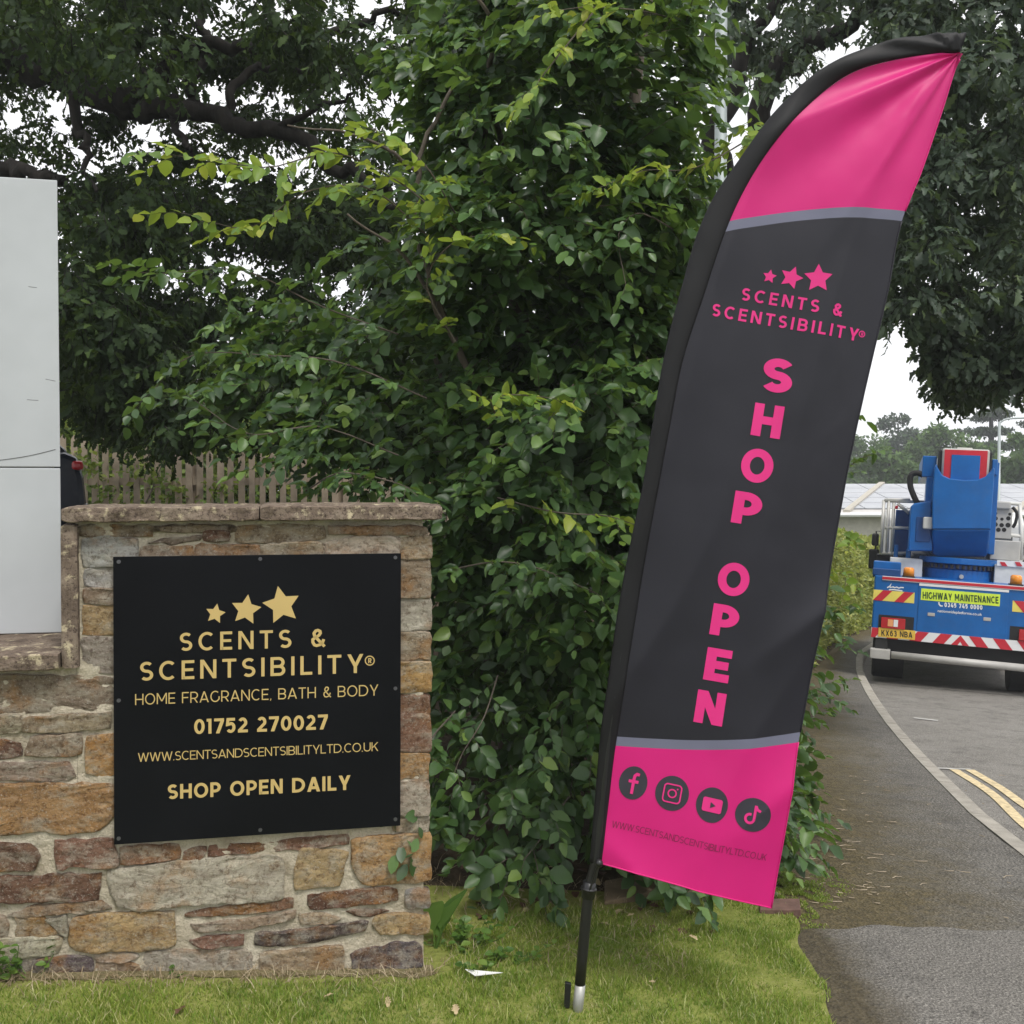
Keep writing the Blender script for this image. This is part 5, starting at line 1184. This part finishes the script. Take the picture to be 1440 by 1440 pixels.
# bottom hazard strip
h1, h0 = T(1346, 893)[1], T(1346, 907)[1]; hh = h1 - h0
flat('hazard_panel', [(XL, h0), (XR, h0), (XR, h1), (XL, h1)], 'white', -.011)
for s in (1, -1):
    for k in range(4):
        x = .10 + k * .29; flat('hazard_stripe', [(s * x, h1), (s * (x + .145), h1), (s * min(-XL, x + .145 + hh * .75), h0), (s * min(-XL, x + hh * .75), h0)], 'red', -.014)
flat('hazard_stripe', [(-.11, h0), (-.03, h0), (0, h0 + .05), (.03, h0), (.11, h0), (0, h1)], 'red', -.0142)
p0_, p1_ = T(1235, 891)[0], T(1287, 891)[0]; n1, n0 = T(1261, 884.5)[1], T(1261, 897.5)[1]
npl = MB().box(p0_, p1_, -.022, -.0148, n0, n1).build('number_plate', M['plate'], lo, True, bevel=.002)
def on_tail(y):
    def f(px, py, lvl=0):
        x, z = T(px, py); return (x, y - .0012 * lvl, z)
    return f
letters('plate_number', 'KX63 NBA', (1239.5, 893.6), (1283, 896.8), 8.2, .17, .16, on_tail(-.0245), M['black'], npl, local=True)
y1_, y0_ = T(1350, 831.5)[1], T(1350, 848)[1]; x0_, x1_ = T(1295, 838)[0], T(1406, 846)[0]
hs_ = MB().box(x0_, x1_, -.0125, -.0085, y0_ - .0, y1_).build('notice_strip', M['lime'], lo, True)
letters('lettering', 'HIGHWAY MAINTENANCE', (1297.5, 841.5), (1404, 848.8), 9.6, .19, .13, on_tail(-.0145), M['darktext'], hs_, local=True)
letters('lettering', '0345 745 0000', (1328, 853.5), (1381.5, 857.6), 6.6, .24, .16, on_tail(-.0105), M['white'], lo, local=True)
def font_text(name, s, px0, px1, py, mat, y, shear=0.0, bold=0.0):
    cu = bpy.data.curves.new(name, 'FONT'); cu.body = s; cu.shear = shear; cu.offset = bold
    tmp = bpy.data.objects.new(name, cu); COL.objects.link(tmp); bpy.context.view_layer.update()
    me = bpy.data.meshes.new_from_object(tmp.evaluated_get(bpy.context.evaluated_depsgraph_get())); bpy.data.objects.remove(tmp)
    me.materials.clear()
    co = np.zeros(len(me.vertices) * 3); me.vertices.foreach_get('co', co); co = co.reshape(-1, 3)
    x0, z0 = T(px0, py); x1, _ = T(px1, py); k = (x1 - x0) / np.ptp(co[:, 0])
    me.vertices.foreach_set('co', np.stack([x0 + (co[:, 0] - co[:, 0].min()) * k, np.full(len(co), y), z0 + co[:, 1] * k], 1).astype(np.float32).ravel()); me.update()
    return link(name, me, M[mat], lo, True)
font_text('lettering', 'nationwideplatforms.co.uk', 1318.5, 1381, 860.5, 'white', -.0105, bold=.012)
mb = MB()
for pg in stroke_polys([(1320.2, 846.6), (1320.6, 849.6), (1322.4, 851.8), (1325.6, 852.2)], 1.9, False): mb.add([on_tail(-.0105)(*q) for q in pg], [(0, 1, 2, 3)])
mb.build('phone_symbol', M['white'], lo, True)
# small white script badge
mb = MB()
for st in ([(1247.5, 826.5), (1251, 824.5), (1253, 821.5), (1251.5, 824), (1252, 827)], [(1250, 829.5), (1256, 829), (1262, 829.8), (1269, 831)], [(1253, 826), (1256, 825.2), (1258, 826.5), (1261, 825.6), (1264, 827), (1267, 826), (1271, 826.4)]):
    for pg in stroke_polys(st, 1.6, False): mb.add([on_tail(-.003)(*q) for q in pg], [(0, 1, 2, 3)])
mb.build('script_badge', M['white'], lo, True)
for px in (1309.5, 1388): c = T(px, 864 + (px - 1309) * .085); MB().box(c[0] - .045, c[0] + .045, -.016, -.0085, c[1] - .022, c[1] + .022).build('flap_lock', M['lgrey'], lo, True, bevel=.006)
# underrun bar, brackets, wheels
z_, x_ = T(1346, 929)[1], T(1253, 921)[0]
MB().tube([(x_, -.10, z_), (-x_, -.10, z_)], .05, 14).build('underrun_bar', M['lgrey'], lo, True, smooth=True)
for s in (1, -1):
    MB().box(min(s * XL, s * (XL + .26)), max(s * XL, s * (XL + .26)), -.13, .10, z_ - .07, z_ + .06).build('bar_bracket', M['lgrey'], lo, True, bevel=.01)
    MB().box(min(s * (XL + .06), s * (XL + .22)), max(s * (XL + .06), s * (XL + .22)), .0, .25, z_, zb).build('bracket_leg', M['chassis'], lo, True)
    for yy in (.75, 3.9):
        xs = s * (XL + .03); wd = .42 if yy < 1 else .22; r = .36
        a, b = (xs, xs - s * -wd) if s < 0 else (xs, xs + wd)
        a = s * (-XL - .02) * -1 if False else xs
        inner = xs + (wd if xs < 0 else -wd)
        wh = MB().tube([(xs, yy, r), (xs + (inner - xs) * .06, yy, r), (inner, yy, r)], [r * .93, r, r], 26).build('wheel', M['black'], lo, True, smooth=False)
        MB().tube([(xs - (.01 if xs < 0 else -.01), yy, r), (xs + (.05 if xs < 0 else -.05), yy, r)], .2, 18).build('rim', M['lgrey'], wh, True)
        MB().box(min(xs, inner) + .01, max(xs, inner), yy - .42, yy + .42, .74, .78).build('mudguard', M['black'], lo, True)
# deck furniture
tb('deck_box', 1228, 790, 1267, 812, .15, .7, 'blue'); tb('deck_cabinet', 1251, 785, 1297, 811, .72, 1.3, 'lorry_white'); tb('deck_cabinet', 1398, 795, 1450, 822, .72, 1.6, 'lorry_white')
tb('deck_edge', 1227, 800, 1266, 810, .01, .12, 'blue_dark')
for px, py in ((1278, 804), (1429, 815)):
    x, z = T(px, py, .1); b = MB().tube([(x, .1, z - .06), (x, .1, z + .04), (x, .1, z + .06)], [.075, .07, .05], 14).build('beacon', M['amber'], lo, True, smooth=True)
    MB().box(x - .08, x + .08, .0, .2, z - .10, z - .058).build('beacon_base', M['chassis'], b, True)
# turret ring with bolts
x, z = T(1350, 808, .55); xa = T(1297, 800, .55)[0]; rr = (x - xa)
def disc(name, x, y, z0, z1, r, mat, n=36): return MB().tube([(x, y, z0), (x, y, z1)], r, n).build(name, M[mat], lo, True, bevel=.008)
disc('turret_base', x, .55 + rr, zt - .01, zt + .14, rr * .95, 'blue'); rg = disc('slew_ring', x, .55 + rr, zt + .145, zt + .21, rr * .98, 'blue_dark'); disc('turret_plate', x, .55 + rr, zt + .215, zt + .30, rr * 1.06, 'blue')
for k in range(22):
    a = math.pi + math.pi * k / 21; MB().tube([(x + rr * 1.0 * math.cos(a), .55 + rr + rr * 1.0 * math.sin(a), zt + .15), (x + rr * math.cos(a), .55 + rr + rr * math.sin(a), zt + .205)], .022, 6).build('ring_bolt', M['chassis'], rg, True)
tc_ = T(1352, 811, .55); MB().tube([(tc_[0], .53, tc_[1]), (tc_[0], .58, tc_[1])], .03, 12).build('tow_eye', M['lgrey'], lo, True)
# boom cowl: curved front with horns, darker underside
YC = .45
def C(px, py, Y=YC): x, z = T(px, py, Y); return (x, Y, z)
prof = [(1311, 744), (1311.5, 700), (1314.5, 656), (1317, 652), (1319, 658), (1325, 668), (1335, 672.5), (1355, 675), (1375, 674.5), (1386, 670), (1394, 662), (1396.5, 657), (1399, 659), (1397, 690), (1393, 744)]
poly = [T(px, py, YC) for px, py in prof]
mb = MB(); mb.prism(poly, YC, YC + 1.1, 'y'); mb.build('boom_cowl', M['blue'], lo, True, bevel=.015)
lowp = [C(1311, 744.5), C(1393, 744.5), C(1390, 778, YC + .28), C(1386, 783, YC + .32), C(1317, 783, YC + .32), C(1311, 778, YC + .28)]
mb = MB(); bk = [(a, YC + 1.1, c) for a, b, c in lowp]; mb.add(lowp + bk, [(0, 5, 4, 3, 2, 1), (6, 7, 8, 9, 10, 11)] + [(i, (i + 1) % 6, 6 + (i + 1) % 6, 6 + i) for i in range(6)])
import bmesh as _b
me = mb.mesh('cowl_underside'); bm = _b.new(); bm.from_mesh(me); _b.ops.recalc_face_normals(bm, faces=bm.faces); bm.to_mesh(me); bm.free(); o = link('cowl_underside', me, M['blue'], lo, True); bv = o.modifiers.new('soft_edges', 'BEVEL'); bv.width = .03; bv.segments = 3
# boom end in the cowl: grey ends, red U
tb('boom_end', 1324, 631, 1391, 690, .62, 2.6, 'lgrey', bevel=.03); be = tb('boom_face', 1327, 633, 1387.5, 690, .60, .618, 'red', bevel=0)
tb('boom_panel', 1337, 640, 1377.5, 690, .585, .5985, 'blue', bevel=0); tb('boom_knuckle', 1319.5, 632, 1325, 664, .66, .9, 'black', bevel=.03); tb('boom_knuckle', 1389, 635, 1395, 664, .66, .9, 'black', bevel=.03); tb('boom_cap', 1346, 629.5, 1368, 633, .7, 1.2, 'rail')
tb('boom_side', 1297, 641, 1317, 671, .75, 2.4, 'blue'); tb('mast', 1300, 671, 1314, 775, .75, 1.2, 'blue'); tb('mast', 1393, 650, 1402, 780, .75, 1.2, 'blue'); tb('boom_side', 1395, 646, 1403, 668, .7, 2.4, 'blue')
hz_ = [(1298, 668), (1289, 665), (1281, 669), (1280, 682), (1284, 695), (1290, 708)]
c = catmull([C(px, py, .8) for px, py in hz_], 6); MB().tube(c, .042, 10).build('hydraulic_hose', M['black'], lo, True, smooth=True)
# control housing left of the cowl
hp = [T(px, py, .6) for px, py in ((1277, 775), (1281, 712), (1285, 708), (1310, 704), (1311, 775))]
mb = MB(); mb.prism(hp, .6, 1.3, 'y'); mb.build('control_housing', M['blue'], lo, True, bevel=.02)
tb('housing_door', 1288, 727, 1309, 762, .585, .599, 'blue_dark'); tb('switch_box', 1298, 727, 1312, 744, .52, .584, 'lorry_white', bevel=.02)
# work basket: silver rails, blue panel
tb('basket_panel', 1258, 717, 1280, 777, 1.5, 1.53, 'blue_dark')
bk_ = [((1243, 703), (1239, 778)), ((1250, 704), (1247, 778)), ((1257, 707), (1254, 778)), ((1244, 703), (1280, 703)), ((1243, 704), (1300, 706)), ((1244, 742), (1280, 743)), ((1239, 778), (1280, 778)), ((1262, 708), (1279, 722))]
for a, b in bk_: MB().tube([C(*a, 1.35), C(*b, 1.35)], .024, 8).build('basket_rail', M['rail'], lo, True, smooth=True)
tb('reflector', 1259, 711, 1263, 716, 1.3, 1.34, 'red'); tb('basket_foot', 1257, 766, 1263, 786, 1.2, 1.4, 'blue'); tb('basket_foot', 1274, 772, 1281, 790, 1.2, 1.4, 'blue'); tb('deck_box', 1232, 780, 1256, 800, 1.4, 2.6, 'black')
# perforated plate and frame right of the cowl
px_ = tb('drilled_plate', 1396, 716, 1423, 757, 1.0, 1.02, 'lgrey', bevel=.004)
for cx_, cy_, r in ((1400, 729, 3.2), (1409, 730, 2.4), (1418, 729, 3.2), (1399.5, 737.5, 3.6), (1408.5, 738.5, 3.2), (1417.5, 738.5, 3.6), (1404, 745, 3.2), (1412, 745, 3.2), (1400, 722, 2.4), (1420, 723, 2.2)):
    q = C(cx_, cy_, 1.0); MB().tube([(q[0], .996, q[2]), (q[0], .9995, q[2])], r / 107, 14).build('hole', M['black'], px_, True)
tb('plate_hood', 1400, 705, 1422, 716, .95, 1.1, 'lgrey', bevel=.02); tb('deck_bench', 1392, 760, 1435, 788, .95, 1.7, 'lgrey')
for a, b in (((1396, 706), (1436, 709)), ((1434, 707), (1437, 788)), ((1396, 750), (1436, 754))): MB().tube([C(*a, 1.1), C(*b, 1.1)], .026, 8).build('frame_rail', M['lorry_white'], lo, True, smooth=True)
MB().tube(catmull([C(1424, 713, 1.05), C(1430, 722, 1.05), C(1428, 735, 1.05), C(1424, 742, 1.05)], 5), .022, 8).build('hydraulic_hose', M['black'], lo, True, smooth=True)
tb('hazard_panel', 1402, 789, 1445, 797, .70, .71, 'white', bevel=0)
for px in (1406, 1427): flat('hazard_stripe', [T(px, 790, .69), T(px + 7, 790.6, .69), T(px + 11, 796.5, .69), T(px + 3, 796, .69)], 'red', .692)
# cab ahead, mirrors
cabm = MB(); cabm.prism([(3.05, .55), (3.05, 2.35), (3.35, 2.5), (4.3, 2.45), (4.75, 1.6), (5.15, 1.35), (5.25, .55)], XL + .08, XR - .08, 'x'); cb = cabm.build('cab', M['lorry_white'], lo, True, bevel=.05)
MB().box(XL + .25, XR - .25, 3.035, 3.049, 1.5, 2.2).build('rear_window', M['glass'], cb, True)
for s in (1, -1):
    MB().box(min(s * (XL - .12), s * (XL + .0)), max(s * (XL - .12), s * (XL + .0)), 4.3, 4.38, 1.86, 2.08).build('mirror', M['black'], lo, True, bevel=.03)
    MB().box(min(s * (XL - .15), s * (XL + .02)), max(s * (XL - .15), s * (XL + .02)), 4.3, 4.4, 1.45, 1.80).build('mirror', M['black'], lo, True, bevel=.03)
    MB().tube([(s * (XL - .05), 4.35, 1.3), (s * (XL - .05), 4.35, 2.12), (s * (XL + .1), 4.35, 2.12)], .015, 6).build('mirror_arm', M['black'], lo, True)

# ================================================================== FENCE, CAR, LAMPS, SOLAR ROOF
FYY = 12.5
fe = empty('picket_fence', (-3.6, FYY, zg(-3.6, FYY))); tag(fe, 'weathered wooden picket fence behind the stone wall coping', 'fence')
k = 0
for px in np.arange(60, 640, 14.7):
    x = (px - 720) / FPX * FYY; tpy = 612 if px < 150 else 628 + (px - 160) * .035
    zt_ = at(px, tpy + rng.uniform(-1.5, 1.5), FYY)[2]; z0 = zg(x, FYY); w_ = .037 * rng.uniform(.9, 1.1); tl_ = rng.uniform(-.006, .006)
    mb = MB(); mb.prism([(x - w_, z0 + .05), (x + w_, z0 + .05), (x + w_ + tl_, zt_ - .05), (x + tl_, zt_), (x - w_ + tl_, zt_ - .05)], FYY, FYY + .02, 'y'); mb.build('pale', M['wood'], fe)
zr = at(250, 677, FYY)[2]
for z in (zr, zr - .62): MB().box(-6.0, -.6, FYY + .021, FYY + .06, z - .045, z + .045).build('rail', M['wood'], fe)
for x in (-5.7, -3.9, -2.1, -.7): MB().box(x - .05, x + .05, FYY + .061, FYY + .16, zg(x, FYY) - .1, zr + .2).build('post', M['wood'], fe)
# climbing leaves on the fence
P = np.vstack([np.array([at(*rng.normal(c, (13, 10)), FYY - rng.uniform(.02, .2)) for _ in range(38)]) for c in ((105, 650), (130, 660), (185, 655), (225, 680), (240, 690), (305, 695), (150, 690))])
cl = empty('fence_climber', (-4.6, FYY - .1, zg(-4.6, FYY))); tag(cl, 'yellow green climber leaves growing through the picket fence', 'plant'); leaf_mass(P, rng.uniform(.06, .12, len(P)), M['shrub'], cl)
MB().tube([(-4.6, FYY - .05, zg(-4.6, FYY)), (-4.4, FYY - .04, 1.5), (-4.2, FYY - .04, 2.0)], [.012, .01, .004], 5).build('stem', M['twig'], cl)
# dark car behind the sign box: tail towards the fence gap
cy = 9.6; cxr = at(118, 690, cy)[0]; cz = zg(cxr - 1, cy) + .03
M['navy'] = paint('navy_car_paint', (.012, .016, .028), .25)
ca = empty('parked_car', (cxr, cy, cz)); tag(ca, 'dark navy car parked behind the white sign box, only its tail showing', 'car')
side = [(0, .32), (-.02, .55), (.0, .78), (.05, .98), (.16, 1.02), (3.1, .98), (4.2, .78), (4.3, .5), (4.25, .3)]
mb = MB(); mb.prism([(cxr - a, cz + b) for a, b in side], cy, cy + 1.75, 'y'); bd = mb.build('body', M['navy'], ca, bevel=.06)
mb = MB(); top = [(.12, 1.015), (.42, 1.30), (.75, 1.43), (2.1, 1.45), (3.0, 1.0)]
V = [(cxr - a, cy + .06 + (b - 1.0) * .35, cz + b) for a, b in top] + [(cxr - a, cy + 1.69 - (b - 1.0) * .35, cz + b) for a, b in top]
mb.add(V, [(0, 1, 2, 3, 4), (9, 8, 7, 6, 5)] + [(i, i + 5, (i + 1) % 5 + 5, (i + 1) % 5) for i in range(5)]); mb.build('cabin', M['navy'], ca, bevel=.04)
mb = MB(); wdw = [(.38, 1.05), (.56, 1.28), (.82, 1.37), (2.05, 1.39), (2.75, 1.05)]; mb.add([(cxr - a, cy + .052 + (b - 1.0) * .35, cz + b) for a, b in wdw], [(0, 1, 2, 3, 4)]); mb.build('side_window', M['glass'], ca)
MB().tube([(cxr - a, cy + .05 + (b - 1.0) * .35, cz + b) for a, b in wdw[:4]], .012, 6).build('window_trim', M['alu'], ca)
for yy in (cy - .012, cy + 1.45): MB().box(cxr - .11, cxr - .002, yy, yy + .32, cz + .85, cz + .94).build('tail_lamp', M['redlens'], ca, bevel=.03)
MB().box(cxr - .2, cxr + .05, cy + .03, cy + 1.72, cz + .3, cz + .55).build('bumper', M['navy'], ca, bevel=.05)
for a in (.85, 3.45):
    for yy in (cy + .0, cy + 1.55):
        w = MB().tube([(cxr - a, yy - .01, cz + .31), (cxr - a, yy + .21, cz + .31)], .31, 24).build('wheel', M['black'], ca); MB().tube([(cxr - a, yy - .016, cz + .31), (cxr - a, yy + .214, cz + .31)], .2, 16).build('rim', M['alu'], w)
ca.rotation_euler.z = R(25)
# street lamps
def lamp(x, y, h, r, label, arm):
    z0 = zg(x, y) - .1; t = empty('street_lamp', (x, y, z0)); tag(t, label, 'street lamp')
    MB().tube([(x, y, z0), (x, y, z0 + 1.3), (x, y, z0 + 1.32), (x, y, h)], [r * 1.4, r * 1.4, r, r * .8], 16).build('column', M['lamp_steel'], t, smooth=True)
    MB().tube(catmull([(x, y, h - .02), (x + arm * .3, y, h + .12), (x + arm, y, h + .16)], 6), r * .5, 8).build('bracket', M['lamp_steel'], t, smooth=True)
    MB().box(min(x + arm, x + arm * 1.7), max(x + arm, x + arm * 1.7), y - r * 1.8, y + r * 1.8, h + .10, h + .22).build('lantern', M['lgrey'], t, bevel=.03)
p = at(1014, 100, 7.7); lamp(p[0], 7.7, 6.6, .052, 'grey lamp column rising through the leaves beside the flag', .9)
p = at(1405.5, 594, 36); lamp(p[0], 36, p[2], .06, 'thin pale lamp post standing beyond the lorry', .9)
# building with the solar roof
M['bwall'] = plain('pale_cladding', (.50, .48, .42), .8); M['roof_sheet'] = plain('pale_roof_sheet', (.50, .48, .46), .6); M['trim'] = plain('beige_flashing', (.40, .37, .31), .6)
def panel_mat():
    m = Mat('solar_glass', .22, 0, .6); m.color(m.ramp(m.noise(.8, 3), [(.3, (.24, .25, .28)), (.7, (.32, .33, .35))])); return m.m
M['solar'] = panel_mat()
y0, y1 = 40.0, 47.0; ze, zr_ = at(1250, 721, y0)[2], at(1250, 681, y1)[2]; x0, x1 = at(1090, 700, y0)[0], at(1640, 700, y0)[0]; zb_ = zg(18, y0) - .5
bd = empty('solar_building', ((x0 + x1) / 2, y0, zb_)); tag(bd, 'low building with a pale roof full of solar panels beyond the hedge', 'building')
MB().box(x0 + .3, x1 - .3, y0 + .4, y0 + 12, zb_, ze - .12).build('wall', M['bwall'], bd)
mb = MB(); mb.add([(x0, y0, ze), (x1, y0, ze), (x1, y1, zr_), (x0, y1, zr_), (x0, y1 + 7, ze), (x1, y1 + 7, ze)] + [(x0, y0, ze - .12), (x1, y0, ze - .12), (x1, y1 + 7, ze - .12), (x0, y1 + 7, ze - .12)], [(0, 1, 2, 3), (3, 2, 5, 4), (0, 6, 7, 1), (6, 9, 8, 7), (0, 3, 4, 9, 6), (1, 7, 8, 5, 2), (4, 5, 8, 9)])
rf = mb.build('roof', M['roof_sheet'], bd)
def rp(x, t, o=0.0): return (x, y0 + (y1 - y0) * t - o * .16, ze + (zr_ - ze) * t + o)
pm = None; pw = 1.72; nrow = 5
xs = np.arange(x0 + .3, x1 - 1.8, pw)
for x in xs:
    for k in range(nrow):
        a, b = .10 + k * .175, .10 + k * .175 + .167
        mb = MB(); q = [rp(x + .02, a, .06), rp(x + pw - .02, a, .06), rp(x + pw - .02, b, .06), rp(x + .02, b, .06)]
        lowq = [(v[0], v[1], v[2] - .04) for v in q]
        mb.add(q + lowq, [(0, 1, 2, 3), (7, 6, 5, 4), (0, 4, 5, 1), (1, 5, 6, 2), (2, 6, 7, 3), (3, 7, 4, 0)]).build('solar_panel', M['solar'], rf)
for pa_, pb_ in (((1190, 724), (1240, 681)), ((1428, 716), (1475, 681))):
    xa, xb = at(*pa_, y0)[0], at(*pb_, y1)[0]; w_ = .13
    mb = MB(); q = [rp(xa - w_, 0, .11), rp(xa + w_, 0, .11), rp(xb + w_, 1, .11), rp(xb - w_, 1, .11)]; lowq = [(v[0], v[1], v[2] - .1) for v in q]
    mb.add(q + lowq, [(0, 1, 2, 3), (7, 6, 5, 4), (0, 4, 5, 1), (1, 5, 6, 2), (2, 6, 7, 3), (3, 7, 4, 0)]).build('roof_flashing', M['trim'], rf)
MB().tube([(x0, y0 - .08, ze - .08), (x1, y0 - .08, ze - .08)], .09, 8).build('gutter', M['white'], bd)

# ================================================================== HAZE
hzm = bpy.data.materials.new('thin_haze'); hzm.use_nodes = True; hzm.node_tree.nodes.clear()
ho = hzm.node_tree.nodes.new('ShaderNodeOutputMaterial'); hv = hzm.node_tree.nodes.new('ShaderNodeVolumePrincipled')
hv.inputs['Color'].default_value = (.93, .96, 1, 1); hv.inputs['Density'].default_value = .0015
hzm.node_tree.links.new(hv.outputs[0], ho.inputs['Volume'])
o = MB().box(-170, 170, -50, 230, -6.5, 17).build('haze', hzm); tag(o, 'thin pale haze in the air towards the far trees', 'haze', kind='stuff')
